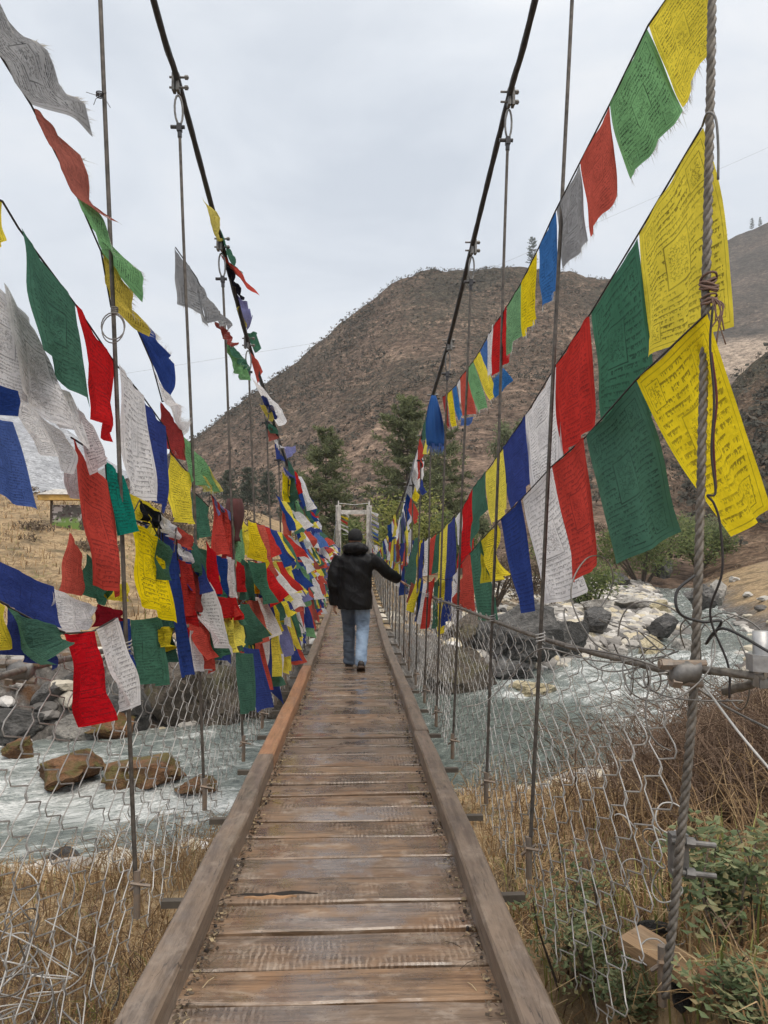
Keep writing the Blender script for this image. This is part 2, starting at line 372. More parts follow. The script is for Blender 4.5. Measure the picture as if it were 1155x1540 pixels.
def heightmesh(name, X, Y, Z, mat, attrs=None, uv=None):
    nu, nv = X.shape; me = bpy.data.meshes.new(name)
    co = np.stack([X, Y, Z], -1).reshape(-1, 3).astype(np.float32)
    idx = np.arange(nu*nv).reshape(nu, nv)
    q = np.stack([idx[:-1, :-1], idx[1:, :-1], idx[1:, 1:], idx[:-1, 1:]], -1).reshape(-1, 4)
    me.vertices.add(len(co)); me.vertices.foreach_set('co', co.ravel())
    me.loops.add(q.size); me.loops.foreach_set('vertex_index', q.ravel().astype(np.int32))
    me.polygons.add(len(q)); me.polygons.foreach_set('loop_start', np.arange(0, q.size, 4, dtype=np.int32))
    me.polygons.foreach_set('use_smooth', np.ones(len(q), bool))
    me.update(calc_edges=True)
    if attrs is not None:
        ca = me.color_attributes.new('zone', 'FLOAT_COLOR', 'POINT'); ca.data.foreach_set('color', attrs.reshape(-1).astype(np.float32))
    if uv is not None:
        ul = me.uv_layers.new(name='UVMap'); ul.data.foreach_set('uv', uv.reshape(-1, 2)[q.ravel()].astype(np.float32).ravel())
    me.materials.append(mat); me.validate()
    return link(bpy.data.objects.new(name, me))

def m_ground():
    m, nt, out = mk('bank_ground'); v = coords(nt)
    z = nd(nt, 'ShaderNodeSeparateColor', {0: nd(nt, 'ShaderNodeVertexColor', layer_name='zone').outputs[0]})
    n1 = nz(nt, v, .9, 6, .62); n2 = nz(nt, v, 6, 5, .65); n3 = nz(nt, v, 28, 4, .6)
    straw = ramp(nt, n2, [(.25, (.11, .075, .045)), (.45, (.28, .195, .110)), (.68, (.48, .36, .215))])
    straw = mix(nt, thr(nt, n1, .46, .64), straw, ramp(nt, n3, [(.3, (.075, .06, .038)), (.7, (.19, .14, .085))]))
    straw = mix(nt, ma(nt, 'MULTIPLY', thr(nt, nz(nt, v, 2.3, 4), .60, .70), .5), straw, (.10, .12, .035))
    rock = ramp(nt, n2, [(.3, (.045, .042, .04)), (.55, (.14, .13, .12)), (.75, (.30, .28, .26))])
    rock = mix(nt, thr(nt, nz(nt, v, 1.6, 4), .55, .68), rock, (.10, .055, .03))
    vor = nd(nt, 'ShaderNodeTexVoronoi', {'Vector': v, 'Scale': 3.4}); vc = nd(nt, 'ShaderNodeSeparateColor', {0: vor.outputs['Color']}).outputs[0]
    grav = ramp(nt, vc, [(.1, (.20, .19, .18)), (.5, (.42, .40, .37)), (.9, (.66, .62, .55))])
    grav = mix(nt, thr(nt, vor.outputs['Distance'], .35, .6), grav, (.10, .095, .09))
    soil = ramp(nt, n3, [(.3, (.22, .16, .105)), (.7, (.42, .32, .22))])
    col = mix(nt, z.outputs[0], straw, rock); col = mix(nt, z.outputs[1], col, grav); col = mix(nt, z.outputs[2], col, soil)
    pbsdf(nt, out, col, .92, bump(nt, ma(nt, 'ADD', n2, ma(nt, 'MULTIPLY', n3, .5)), .7, .08), 0, .2)
    return m
def warp(a, b, c, n0, n1):   # finer near c
    return None
ys = np.concatenate([np.arange(-8, 1, .6), np.arange(1, 16, .11), np.arange(16, 30, .22), np.arange(30, 96, .7)])
xs = np.concatenate([np.arange(-70, -14, 1.6), np.arange(-14, -6, .35), np.arange(-6, 8, .11), np.arange(8, 24, .3), np.arange(24, 62, 1.4)])
GX, GY = np.meshgrid(xs, ys, indexing='ij')
GZ, GE, GS, GB = groundz(GX, GY)
rk = sstep(1.5, .3, GE+.8*fbm(GX*.8, GY*.8, 3, 5))
rk = np.maximum(rk, sstep(2.2, .8, GE)*(GS > 0))
sandy = sstep(4, 7, GE)*(GS < 0)*sstep(14, 22, GY)
zone = np.stack([rk, np.clip(GB*1.25, 0, 1), sandy*.8, np.ones_like(rk)], -1)
ground = struct(heightmesh('ground', GX, GY, GZ, m_ground(), zone))
ground['label'] = 'straw covered river banks with stony edges'

# water
def m_water():
    m, nt, out = mk('river_water')
    tuv = nd(nt, 'ShaderNodeTexCoord').outputs['UV']
    v = nd(nt, 'ShaderNodeMapping', {0: tuv, 3: (.45, 1.1, 1)}).outputs[0]; v2 = nd(nt, 'ShaderNodeMapping', {0: tuv, 3: (1.3, 3.2, 1)}).outputs[0]
    z = nd(nt, 'ShaderNodeSeparateColor', {0: nd(nt, 'ShaderNodeVertexColor', layer_name='zone').outputs[0]})
    a = nz(nt, v, 1.5, 6, .62, 1.6); b = nz(nt, v2, 2.6, 6, .68, 1.2)
    foam = ma(nt, 'ADD', ma(nt, 'MULTIPLY', a, .52), ma(nt, 'ADD', ma(nt, 'MULTIPLY', b, .30), ma(nt, 'MULTIPLY', nz(nt, v2, 6.5, 5, .7, 1.0), .18)))
    lo = ma(nt, 'MULTIPLY_ADD', z.outputs[0], -.18, .61)
    f = nd(nt, 'ShaderNodeMapRange', {0: foam, 1: lo, 2: ma(nt, 'ADD', lo, .11)}, clamp=True).outputs[0]
    body = ramp(nt, b, [(.36, (.045, .062, .056)), (.62, (.165, .20, .175))])
    body = mix(nt, ma(nt, 'MULTIPLY', z.outputs[0], .55), body, (.30, .35, .36))
    f2 = nd(nt, 'ShaderNodeMapRange', {0: foam, 1: ma(nt, 'SUBTRACT', lo, .09), 2: lo}, clamp=True).outputs[0]
    body = mix(nt, ma(nt, 'MULTIPLY', f2, .38), body, (.38, .41, .38))
    col = mix(nt, ma(nt, 'MULTIPLY', f, thr(nt, nz(nt, v2, 9.0, 4, .7, .8), .34, .54)), body, (.80, .82, .81))
    h = ma(nt, 'ADD', b, ma(nt, 'MULTIPLY', nz(nt, v2, 8.0, 4, .6, .5), .45))
    pbsdf(nt, out, col, ma(nt, 'MULTIPLY_ADD', f, .5, .14), bump(nt, h, .8, .16), 0, .5)
    return m
wy = np.concatenate([np.arange(-6, 8, .5), np.arange(8, 26, .13), np.arange(26, 95, .5)])
wx = np.concatenate([np.arange(-60, -12, .8), np.arange(-12, 12, .14), np.arange(12, 42, .45)])
WX, WY = np.meshgrid(wx, wy, indexing='ij'); wd, wsd, ww, wal = river(WX, WY)
across = wd*wsd
ROCKS_AT = [atY(92, 1170, 14.0), atY(208, 1182, 13.6), atY(292, 1192, 13.4), atY(40, 1150, 15.8), atY(805, 1052, 21.5), atY(770, 1030, 23)]
rfoam = sum(np.exp(-(((WX-p.x+.5)/1.5)**2+((WY-p.y+.35)/.62)**2)) for p in ROCKS_AT)
rapid = np.clip(.26+.9*rfoam+.27*sstep(0, -3.5, WX)*sstep(-22, -8, WX)+.55*sstep(5.5, 7.5, WX)*sstep(32, 26, WY)-.28*sstep(-1.5, 1.5, WX)*sstep(6.5, 4, WX)+.25*sstep(30, 36, WY), 0, 1)
WZ = -4.5+(.06+.17*rapid)*fbm(wal*.7, across*1.2, 4, 31)+.05*fbm(wal*2.6, across*3.4, 3, 41)
wuv = np.stack([wal, across], -1)
water = struct(heightmesh('river_water', WX, WY, WZ, m_water(), np.stack([rapid]*3+[np.ones_like(rapid)], -1), wuv))
water['label'] = 'fast grey green river with white foam'

# ------------------------------------------------------------ hills (polar height fields, real distances)
def hill(name, xs_px, sky, r0, y0, r1, seed, mat, amp=.012, pw=.85, back=1.5, nr=90, foot=None, skn=1.0):
    tx = np.linspace(xs_px[0], xs_px[1], int((xs_px[1]-xs_px[0])/5))
    sk = np.interp(tx, [p[0] for p in sky], [p[1] for p in sky])
    k = np.ones(5)/5; sk = np.convolve(np.pad(sk, 2, 'edge'), k, 'valid')
    tt = np.concatenate([np.linspace(0, 1, nr), 1+np.linspace(0, 1, 22)[1:]])
    T, SK = np.meshgrid(tt, sk, indexing='ij'); _, TX = np.meshgrid(tt, tx, indexing='ij')
    R = np.where(T <= 1, r0+(r1-r0)*T, r1*(1+(T-1)*(back-1)))
    y00 = y0 if foot is None else np.interp(TX, [p[0] for p in foot], [p[1] for p in foot])
    YP = y00+(SK-y00)*np.clip(T, 0, 1)**pw
    # direction of each column in the world (horizontal)
    dx = (TX-577.5)/1157; a = math.radians(2.2)
    DX = dx*math.cos(a)+math.sin(a); DY = -dx*math.sin(a)+math.cos(a)
    X = DX*R; Y = DY*R
    Z = (800-YP)/1157*R
    Zs = (800-SK)/1157*r1
    Z = np.where(T > 1, Zs-(T-1)**1.5*np.abs(Zs)*1.2-(T-1)*5, Z)
    ridge = fbm(X/(r1*.16), Y/(r1*.16), 5, seed); fine = fbm(X/(r1*.022), Y/(r1*.022), 4, seed+50)
    env = np.clip(T*4, 0, 1)
    Z = Z+env*R*(amp*1.2*ridge*np.clip((1.0-T)*3, .38, 1)+amp*.30*fine*skn)
    o = struct(heightmesh(name, X, Y, Z, mat)); return o, (X, Y, Z, T, TX)
def m_hill(name, c_soil, c_soil2, c_scrub, scale, scrub=.5, terr=True, scar=None):
    m, nt, out = mk(name); v = coords(nt)
    n1 = nz(nt, v, .020*scale, 5, .6); n2 = nz(nt, v, .16*scale, 6, .68); n3 = nz(nt, v, .75*scale, 4, .7)
    col = ramp(nt, n2, [(.25, tuple(x*.72 for x in c_soil)), (.5, c_soil), (.72, c_soil2)])
    if terr:
        tv = nd(nt, 'ShaderNodeMapping', {0: v, 3: (.02*scale, .02*scale, .34*scale)}).outputs[0]
        tr = nz(nt, tv, 1.6, 5, .65, .7)
        col = mix(nt, ma(nt, 'MULTIPLY', thr(nt, tr, .57, .66), .62), col, tuple(min(1, x*1.25) for x in c_soil2))
    zz = nd(nt, 'ShaderNodeSeparateXYZ', {0: v}).outputs[2]
    up = thr(nt, zz, 15/scale, 80/scale)
    col = mix(nt, ma(nt, 'MULTIPLY', thr(nt, nz(nt, nd(nt, 'ShaderNodeMapping', {0: v, 3: (1, 1, .35)}).outputs[0], .05*scale, 6, .7, .8), .47, .60), .65), col, tuple(x*.55 for x in c_soil))
    col = mix(nt, ma(nt, 'MULTIPLY', thr(nt, nz(nt, v, .035*scale, 5, .65, .4), .56, .66), .5), col, tuple(min(1, x*1.15) for x in c_soil2))
    s = ma(nt, 'ADD', ma(nt, 'MULTIPLY', n3, .55), ma(nt, 'MULTIPLY', n1, .45))
    s = ma(nt, 'ADD', s, ma(nt, 'MULTIPLY_ADD', up, .10, -.05))
    col = mix(nt, ma(nt, 'MULTIPLY', thr(nt, s, .55-scrub*.12, .62-scrub*.06), .85), col, c_scrub)
    if scar:
        wob = ma(nt, 'MULTIPLY_ADD', nz(nt, v, .012, 5, .65, .5), 60.0, -30.0); zw = ma(nt, 'ADD', zz, wob)
        lowz = ma(nt, 'MULTIPLY', thr(nt, zw, 88, 97), thr(nt, zw, 136, 124))
        col = mix(nt, ma(nt, 'MULTIPLY', lowz, .9), col, mix(nt, n3, tuple(x*.8 for x in scar), scar))
    ff = ma(nt, 'ADD', ma(nt, 'MULTIPLY', nz(nt, v, .42*scale, 6, .75), .6), ma(nt, 'MULTIPLY', nz(nt, v, 1.3*scale, 4, .75), .4))
    mul = ramp(nt, ff, [(.38, .22), (.5, 1.0), (.60, 1.75)])
    col = nd(nt, 'ShaderNodeMix', {0: 1.0, 6: col, 7: mul}, data_type='RGBA', blend_type='MULTIPLY').outputs[2]
    pbsdf(nt, out, col, .95, bump(nt, ma(nt, 'ADD', n3, n2), .8, .9), 0, .1)
    return m
M_HILL = m_hill('scrubby_hillside', (.135, .094, .070), (.28, .20, .145), (.040, .040, .030), 1.0, .62)
M_HILL2 = m_hill('bluish_hillside', (.125, .097, .077), (.22, .165, .125), (.048, .046, .040), .6, .55, True, (.36, .285, .22))
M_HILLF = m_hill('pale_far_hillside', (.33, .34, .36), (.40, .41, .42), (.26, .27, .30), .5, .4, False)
M_SPUR = m_hill('brown_spur', (.15, .10, .068), (.28, .20, .135), (.055, .058, .040), 2.6, .55)
SKY_MAIN = [(-900, 800), (-200, 762), (100, 745), (200, 722), (250, 688), (300, 650), (350, 612), (400, 574), (450, 536), (500, 499), (550, 458), (600, 426), (625, 413), (650, 406), (700, 404), (750, 402), (800, 398), (850, 402), (880, 408), (920, 411), (960, 420), (1000, 446), (1050, 505), (1100, 580), (1200, 680), (1500, 780)]
hm, HM = hill('hill', (-900, 1500), SKY_MAIN, 62, 885, 330, 5, M_HILL, .026, .80)
hm['label'] = 'scrub covered brown hill rising behind the bridge'
h2, H2 = hill('mountain', (820, 1900), [(800, 480), (1000, 425), (1060, 386), (1090, 360), (1155, 331), (1300, 262), (1500, 240), (1900, 300)], 260, 790, 760, 15, M_HILL2, .014, .7)
h2['label'] = 'hazy mountain with a pale landslip scar'
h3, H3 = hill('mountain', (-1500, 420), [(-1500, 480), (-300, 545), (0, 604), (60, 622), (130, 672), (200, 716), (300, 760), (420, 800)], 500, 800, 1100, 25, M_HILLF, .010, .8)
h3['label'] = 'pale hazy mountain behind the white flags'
h4, H4 = hill('hillside', (940, 1900), [(940, 800), (985, 772), (1020, 715), (1060, 640), (1085, 598), (1120, 556), (1155, 528), (1250, 480), (1500, 420), (1900, 460)], 38, 980, 170, 35, M_SPUR, .020, .75, 1.6, 80)
h4['label'] = 'brown hillside with a dark scrub crest'

def fnv(M, i, j): return Vector((M[0][i, j], M[1][i, j], M[2][i, j]))
# scrub on the hills: one uncountable mass per hill
def m_leaf(name, cols, rough=.75, trans=.25, shift=0):
    m, nt, out = mk(name); r = isl(nt); v = coords(nt)
    col = ramp(nt, ma(nt, 'ADD', ma(nt, 'MULTIPLY', r, .7), ma(nt, 'MULTIPLY', nz(nt, v, 1.2, 3), .3)), [(i/(len(cols)-1)*.8+.1, c) for i, c in enumerate(cols)])
    d = nd(nt, 'ShaderNodeBsdfPrincipled', {'Base Color': col, 'Roughness': rough, 'Specular IOR Level': .3}); t = nd(nt, 'ShaderNodeBsdfTranslucent', {0: col})
    ms = nd(nt, 'ShaderNodeMixShader', {0: trans, 1: d.outputs[0], 2: t.outputs[0]}); nt.links.new(ms.outputs[0], out.inputs[0]); return m
M_SCRUB = m_leaf('dry_scrub_leaves', [(.030, .032, .024), (.055, .053, .040), (.085, .075, .058)], .8, .15)
M_SCRUBB = m_leaf('brown_scrub_twigs', [(.075, .055, .040), (.12, .09, .065), (.17, .13, .09)], .85, .15)
def scatter_scrub(name, H, n, seed, smin, smax, tmin, mat, label, k=9, dens=None):
    rng = np.random.default_rng(seed); X, Y, Z, T, TX = H; mb = MB(); c = 0; tries = 0
    nu = int((T[:, 0] <= 1).sum()); DG = fbm(X/26, Y/26, 3, seed % 4)+.6*fbm(X/8, Y/8, 2, seed % 5)
    while c < n and tries < n*12:
        tries += 1
        i = int(nu*math.sqrt(rng.uniform(tmin, 1))); j = rng.integers(0, X.shape[1])
        i = min(i, nu-1)
        if not (-60 < TX[i, j] < 1230): continue
        d = DG[i, j]
        if rng.uniform() > .10+1.6*max(0, d+.25*(T[i, 0]-.2)): continue
        s = rng.uniform(smin, smax); p = Vector((X[i, j]+rng.uniform(-1.5, 1.5), Y[i, j]+rng.uniform(-1.5, 1.5), Z[i, j]+s*.25)); c += 1
        for q in range(k):
            o = Vector(rng.normal(0, .38, 3))*s; o.z = abs(o.z)*.9; a = Vector(rng.normal(0, 1, 3)).normalized(); b = a.orthogonal().normalized()
            l = s*rng.uniform(.25, .5)
            mb.tri(p+o-a*l, p+o+b*l*.7, p+o+a*l, p+o-b*l*.6)
    o = mb.build(name, mat); struct(o, 'stuff'); o['label'] = label; return o
scatter_scrub('hillside_scrub', HM, 17000, 3, .3, 1.15, .03, M_SCRUB, 'dark scrub dotted over the hill', 6)
scatter_scrub('hillside_scrub', HM, 9000, 9, .3, 1.0, .0, M_SCRUBB, 'dry brown scrub dotted over the hill', 8)
scatter_scrub('hillside_scrub', H4, 900, 13, .5, 1.7, .05, M_SCRUB, 'dark scrub on the brown hillside', 12)
scatter_scrub('hillside_scrub', H4, 900, 14, .3, .9, .0, M_SCRUBB, 'dry brown scrub on the brown hillside', 10)

# ------------------------------------------------------------ rocks
def m_rock(name, a, b, c, moss=0.0, scale=1.0, wetline=True):
    m, nt, out = mk(name); v = coords(nt); r = orand(nt)
    vv = nd(nt, 'ShaderNodeVectorMath', {0: v, 1: nd(nt, 'ShaderNodeCombineXYZ', {0: ma(nt, 'MULTIPLY', r, 40.0), 1: 0.0, 2: 0.0}).outputs[0]}, operation='ADD').outputs[0]
    n1 = nz(nt, vv, 1.5*scale, 9, .7, .5); n2 = nz(nt, vv, 9*scale, 5, .7)
    col = ramp(nt, n1, [(.3, a), (.5, b), (.72, c)]); col = mix(nt, ma(nt, 'MULTIPLY', thr(nt, n2, .42, .62), .45), col, tuple(x*.5 for x in a))
    if moss:
        nzz = nd(nt, 'ShaderNodeSeparateXYZ', {0: nd(nt, 'ShaderNodeNewGeometry').outputs['Normal']}).outputs[2]
        mm = ma(nt, 'MULTIPLY', thr(nt, nz(nt, vv, 1.9*scale, 4), .45, .58), thr(nt, nzz, -.3, .5))
        col = mix(nt, ma(nt, 'MULTIPLY', mm, moss), col, ramp(nt, n2, [(.3, (.05, .055, .010)), (.7, (.17, .17, .03))]))
    pbsdf(nt, out, col, .72, bump(nt, ma(nt, 'ADD', n1, ma(nt, 'MULTIPLY', n2, .5)), 1.0, .22), 0, .4)
    return m
M_ROCKD = m_rock('dark_boulder_stone', (.035, .034, .034), (.10, .098, .095), (.27, .26, .25))
M_ROCKL = m_rock('pale_boulder_stone', (.20, .19, .175), (.42, .40, .37), (.68, .64, .58))
M_ROCKY = m_rock('cream_boulder_stone', (.38, .32, .20), (.60, .52, .34), (.74, .68, .52))
M_ROCKM = m_rock('mossy_brown_stone', (.06, .036, .020), (.24, .115, .048), (.38, .22, .12), .7)
M_ROCKB = m_rock('brown_bank_stone', (.055, .046, .038), (.13, .105, .082), (.27, .225, .185), .3)
def rock_mesh(seed, sub=4, rough=.30, facets=22):
    bm = bmesh.new(); bmesh.ops.create_icosphere(bm, subdivisions=sub, radius=1); rng = random.Random(seed)
    pl = [(Vector((rng.gauss(0, 1), rng.gauss(0, 1), rng.gauss(0, .8))).normalized(), rng.uniform(.45, .86)) for _ in range(facets)]
    off = Vector((seed*3.1, seed*1.7, 0))
    for v in bm.verts:
        p = v.co.copy()
        for n, d in pl:
            k = p.dot(n)-d
            if k > 0: p -= n*k*.97
        p *= 1+rough*(noise.fractal(p*1.6+off, 1.0, 2.0, 4)*.55)+.05*noise.noise(p*7+off)
        p *= 1-.10*max(0, 1-abs(noise.noise(p*2.3+off*2))*9)-.05*max(0, 1-abs(noise.noise(p*5+off))*7)
        v.co = p
    me = bpy.data.meshes.new('boulder'); bm.to_mesh(me); bm.free()
    me.polygons.foreach_set('use_smooth', [True]*len(me.polygons)); me.set_sharp_from_angle(angle=.42); return me
RM = {}
def rock(label, x, y, Y, w, hpx, mat, seed, group=None, dz=0, name='boulder', flat=None, rz=None, sink=.25, cat='boulder'):
    """a boulder whose foot is at pixel x,y at distance Y; w, hpx its size in photo pixels"""
    p = atY(x, y, Y); s = Y/1157; key = (seed % 7, mat.name)
    if key not in RM: RM[key] = rock_mesh(seed % 7+1); RM[key].materials.append(mat)
    o = link(bpy.data.objects.new(name, RM[key])); rng = random.Random(seed)
    W_, H_ = w*s/2, hpx*s/(2-sink*1.0)
    o.scale = (W_, W_*rng.uniform(.7, 1.0) if flat is None else flat*W_, H_); o.location = (p.x, p.y+o.scale.y*.5, p.z+H_*(1-sink)+dz)
    o.rotation_euler = (rng.uniform(-.15, .15), rng.uniform(-.12, .12), rng.uniform(-.4, .4) if rz is None else rz)
    tag(o, label, cat, group); return o
rock('orange brown mossy rock awash in the white rapids, rounded and low', 92, 1170, 14.0, 150, 52, M_ROCKM, 1, 'mossy rocks in the rapids', -.22)
rock('long mossy brown rock in the rapids crossed by a hanger rod', 208, 1182, 13.6, 165, 66, M_ROCKM, 2, 'mossy rocks in the rapids', -.24)
rock('low green topped rock tapering off beside the long mossy rock', 292, 1192, 13.4, 85, 36, M_ROCKM, 3, 'mossy rocks in the rapids', -.14)
bank = [(-60, 1120, 17.5, 170, 110, 'B'), (20, 1150, 15.6, 85, 40, 'M'), (15, 1118, 16.8, 130, 58, 'D'), (112, 1128, 16.9, 72, 50, 'L'), (75, 1100, 17.8, 130, 95, 'D'), (55, 1035, 19.0, 130, 90, 'D'),
        (160, 1122, 17.0, 95, 50, 'M'), (185, 1105, 17.6, 110, 100, 'D'), (250, 1108, 17.9, 150, 130, 'B'), (330, 1105, 18.2, 150, 125, 'B'), (400, 1100, 18.6, 120, 110, 'B'), (150, 1040, 19.0, 130, 70, 'B'), (250, 1030, 19.3, 150, 60, 'B')]
MM = {'B': M_ROCKB, 'D': M_ROCKD, 'L': M_ROCKL, 'M': M_ROCKM, 'Y': M_ROCKY}
bl = ['brown bank boulder at the picture edge above the foaming water', 'orange brown rock wet by the rapids at the picture edge', 'rounded grey boulder at the water edge above the orange rock', 'white topped rock between brown stones on the far bank',
      'dark rock behind the white topped rock', 'large dark overhanging rock below the blue flag', 'reddish mossy rock at the foot of the long red flag', 'black rock under the white flag tip', 'brown earthy rock face below the green printed flag',
      'tall brown earthy bank rock behind the hanger rods', 'brown bank rock beside the bridge beam', 'brown ledge rock on the bank top behind red flag', 'brown ledge rock on the bank top behind green flag']
for i, (x, y, Y, w, h, m) in enumerate(bank): rock(bl[i], x, y, Y, w, h, MM[m], 11+i, 'boulders on the far bank')
rb = [(745, 985, 25.0, 110, 62, 'D', 'large dark grey boulder behind the rail cable, flat topped'), (815, 1000, 24.5, 120, 92, 'D', 'tall dark cracked boulder behind the hanger rod'), (700, 985, 25.6, 110, 60, 'B', 'brown shaded boulder beside the long green flag'),
      (862, 985, 26.5, 80, 66, 'D', 'dark angular boulder beside the white gravel'), (795, 950, 28, 120, 50, 'D', 'grey slab boulder under the white flag'), (905, 948, 30, 70, 42, 'D', 'small dark boulder at the edge of the gravel bar'),
      (770, 1030, 23.2, 120, 34, 'D', 'low dark rock standing in the calm water'), (805, 1052, 21.5, 120, 28, 'Y', 'sunken cream rock at the edge of calm water'), (700, 1060, 21.4, 130, 90, 'B', 'brown bank rock seen through the chain link'),
      (1000, 965, 31, 66, 42, 'D', 'dark brown boulder sitting in the white gravel bar'), (895, 925, 36, 60, 30, 'L', 'pale boulder upstream on the gravel bar'), (955, 925, 38, 75, 34, 'L', 'broad pale boulder in the middle of the gravel bar'),
      (985, 1000, 28, 60, 52, 'Y', 'cream pointed boulder beside the rope clamp'), (995, 925, 40, 48, 26, 'Y', 'cream boulder far up the gravel bar'), (1000, 870, 62, 50, 38, 'D', 'dark boulder below the green thicket'), (930, 885, 55, 60, 26, 'D', 'dark flat boulder upstream beside the round bush'),
      (930, 1000, 28.5, 46, 24, 'L', 'small white boulder beside the rapids'), (900, 985, 29, 38, 24, 'Y', 'small cream boulder at the gravel bar foot'), (1060, 920, 36, 70, 50, 'D', 'dark boulder at the foot of the sandy slope'), (1085, 905, 42, 44, 40, 'L', 'pale boulder at the foot of the sandy slope'),
      (960, 978, 30, 42, 26, 'L', 'white stone in the middle of the gravel bar'), (1030, 990, 29, 50, 36, 'L', 'white boulder beside the steel rope post')]
for i, (x, y, Y, w, h, m, lb) in enumerate(rb): rock(lb, x, y, Y, w, h, MM[m], 41+i, 'boulders along the gravel bar')
# loose stones (uncountable)
def m_stones():
    m, nt, out = mk('loose_stone'); r = isl(nt); v = coords(nt)
    col = ramp(nt, r, [(.05, (.13, .125, .12)), (.3, (.36, .34, .32)), (.6, (.55, .53, .49)), (.8, (.62, .54, .38)), (.95, (.74, .72, .69))])
    col = mix(nt, ma(nt, 'MULTIPLY', nz(nt, v, 9, 4), .5), col, (.10, .09, .08))
    pbsdf(nt, out, col, .85, bump(nt, nz(nt, v, 14, 4), .5, .04), 0, .3); return m
M_STONES = m_stones()
def stones():
    rng = np.random.default_rng(77); bm = bmesh.new(); bmesh.ops.create_icosphere(bm, subdivisions=2, radius=1)
    base = np.array([v.co[:] for v in bm.verts]); fs = [[v.index for v in f.verts] for f in bm.faces]; bm.free()
    mb = MB(); n = 0
    while n < 4200:
        if rng.uniform() < .72: y = rng.uniform(24.5, 60); x = 9+(y-28)*.32+rng.normal(0, 3.0)
        else: y = rng.uniform(10, 22); x = rng.uniform(-9, 6)
        z, e, sd, b = groundz(np.array([x]), np.array([y]))
        if e[0] < -.4 or (y < 23 and e[0] > 1.0): continue
        s = rng.uniform(.07, .26)*(1 if y < 23 else 1.3); k = len(mb.v); n += 1
        sc = np.array([s*rng.uniform(.8, 1.5), s*rng.uniform(.8, 1.3), s*rng.uniform(.5, .8)]); d = rng.normal(0, 1, (3, 3)); 
        jit = 1+.22*np.sin(base@d*2.6).sum(1, keepdims=True)/1.7
        a = rng.uniform(0, 6.3); ca, sa = math.cos(a), math.sin(a); P = base*jit*sc
        P = np.stack([P[:, 0]*ca-P[:, 1]*sa+x, P[:, 0]*sa+P[:, 1]*ca+y, P[:, 2]+z[0]+s*.2], -1)
        mb.v += [tuple(q) for q in P]; mb.f += [tuple(k+i for i in f) for f in fs]
    mb.uv = []
    o = mb.build('gravel', M_STONES); struct(o, 'stuff'); o['label'] = 'loose pale stones of the gravel bar'
stones()
# ------------------------------------------------------------ suspension footbridge
CX = -0.04
def deckZ(Y): return -1.8+(.002 if Y < 17 else .0008)*(Y-17)**2
_CY = [-1, 2, 3.9, 4.45, 5.5, 6.6, 7.7, 8.6, 10, 12, 14, 17, 20, 25, 30, 36, 42, 46.5]
_CZ = [4.75, 3.55, 2.72, 2.57, 2.07, 1.63, 1.35, 1.12, .84, .52, .27, -.08, -.42, -.72, -.72, -.22, .66, 1.52]
_CX = [1.10, 1.03, .965, .95, .89, .85, .82, .81, .80, .79, .785, .78, .78, .80, .83, .88, .93, .97]
def cabZ(Y): return float(np.interp(Y, _CY, _CZ))
def cabX(Y, sd): return CX*(1 if sd > 0 else 1.6)+sd*float(np.interp(Y, _CY, _CX))
_RY = [-1, 1.2, 2.3, 3.35, 4.5, 6, 9, 14, 20, 46.5]
_RX = [1.06, 1.03, 1.01, .90, .85, .83, .80, .78, .78, .80]
_RD = [.80, .86, .94, .95, .97, .98, .98, .98, .98, 1.0]
def railX(Y, sd): return CX+sd*float(np.interp(Y, _RY, _RX))
def railZ(Y): return deckZ(Y)+float(np.interp(Y, _RY, _RD))

bridge = empty('suspension_footbridge', (0, 0, 0))
tag(bridge, 'long wooden plank suspension footbridge hung from dark steel cables', 'footbridge')
def deck():
    mb = MB(); rng = random.Random(4); y = -.6; first = True
    while y < 46.4:
        w = rng.uniform(.20, .265) if y < 20 else rng.uniform(.22, .30)
        gap = rng.uniform(.008, .019); n = 13 if y < 14 else 3
        x0, x1 = CX-.53-rng.uniform(0, .03), CX+.53+rng.uniform(0, .03)
        tl = rng.uniform(-.007, .007); tl2 = rng.uniform(-.006, .006); dz = rng.uniform(-.006, .006); sk = rng.uniform(-.012, .012); s1, s2 = rng.uniform(0, 99), rng.uniform(0, 99)
        top = []
        split = 2.86 < y+w*.5 < 3.10
        rings = []
        for i in range(n):
            t = i/(n-1); x = x0+(x1-x0)*t
            j0 = .010*noise.noise(Vector((x*3.1, s1, 0)))+.004*noise.noise(Vector((x*14, s1, 3))); j1 = .010*noise.noise(Vector((x*3.1, s2, 0)))+.004*noise.noise(Vector((x*14, s2, 3)))
            ya, yb = y+gap/2+j0+sk*(t-.5), y+w-gap/2+j1+sk*(t-.5); th = .045
            wz = .004*noise.noise(Vector((x*2, s1+7, 0)))
            za, zb = deckZ(ya)+dz+tl*(t-.5)+wz-tl2, deckZ(yb)+dz+tl*(t-.5)+wz+tl2
            b = .006
            rings.append([(x, ya, za-th), (x, ya, za-b), (x, ya+b, za), (x, yb-b, zb), (x, yb, zb-b), (x, yb, zb-th)])
        mb.rings(rings); y += w
    return mb
DK = deck()
mb = DK; nface = len(mb.f); rng_ = random.Random(12); y_ = -.4
while y_ < 12:
    for sx in (-1, 1):
        for q in range(2):
            x_ = CX+sx*(.445+rng_.uniform(-.02, .015)); yy_ = y_+rng_.uniform(.03, .2); z_ = deckZ(yy_)+.0045; r_ = rng_.uniform(.0045, .0065)
            mb.rings([[(x_+r_*math.cos(a), yy_+r_*math.sin(a), z_-.012) for a in np.linspace(0, 6.283, 7, endpoint=False)], [(x_+r_*math.cos(a), yy_+r_*math.sin(a), z_+.002) for a in np.linspace(0, 6.283, 7, endpoint=False)]])
    y_ += .235
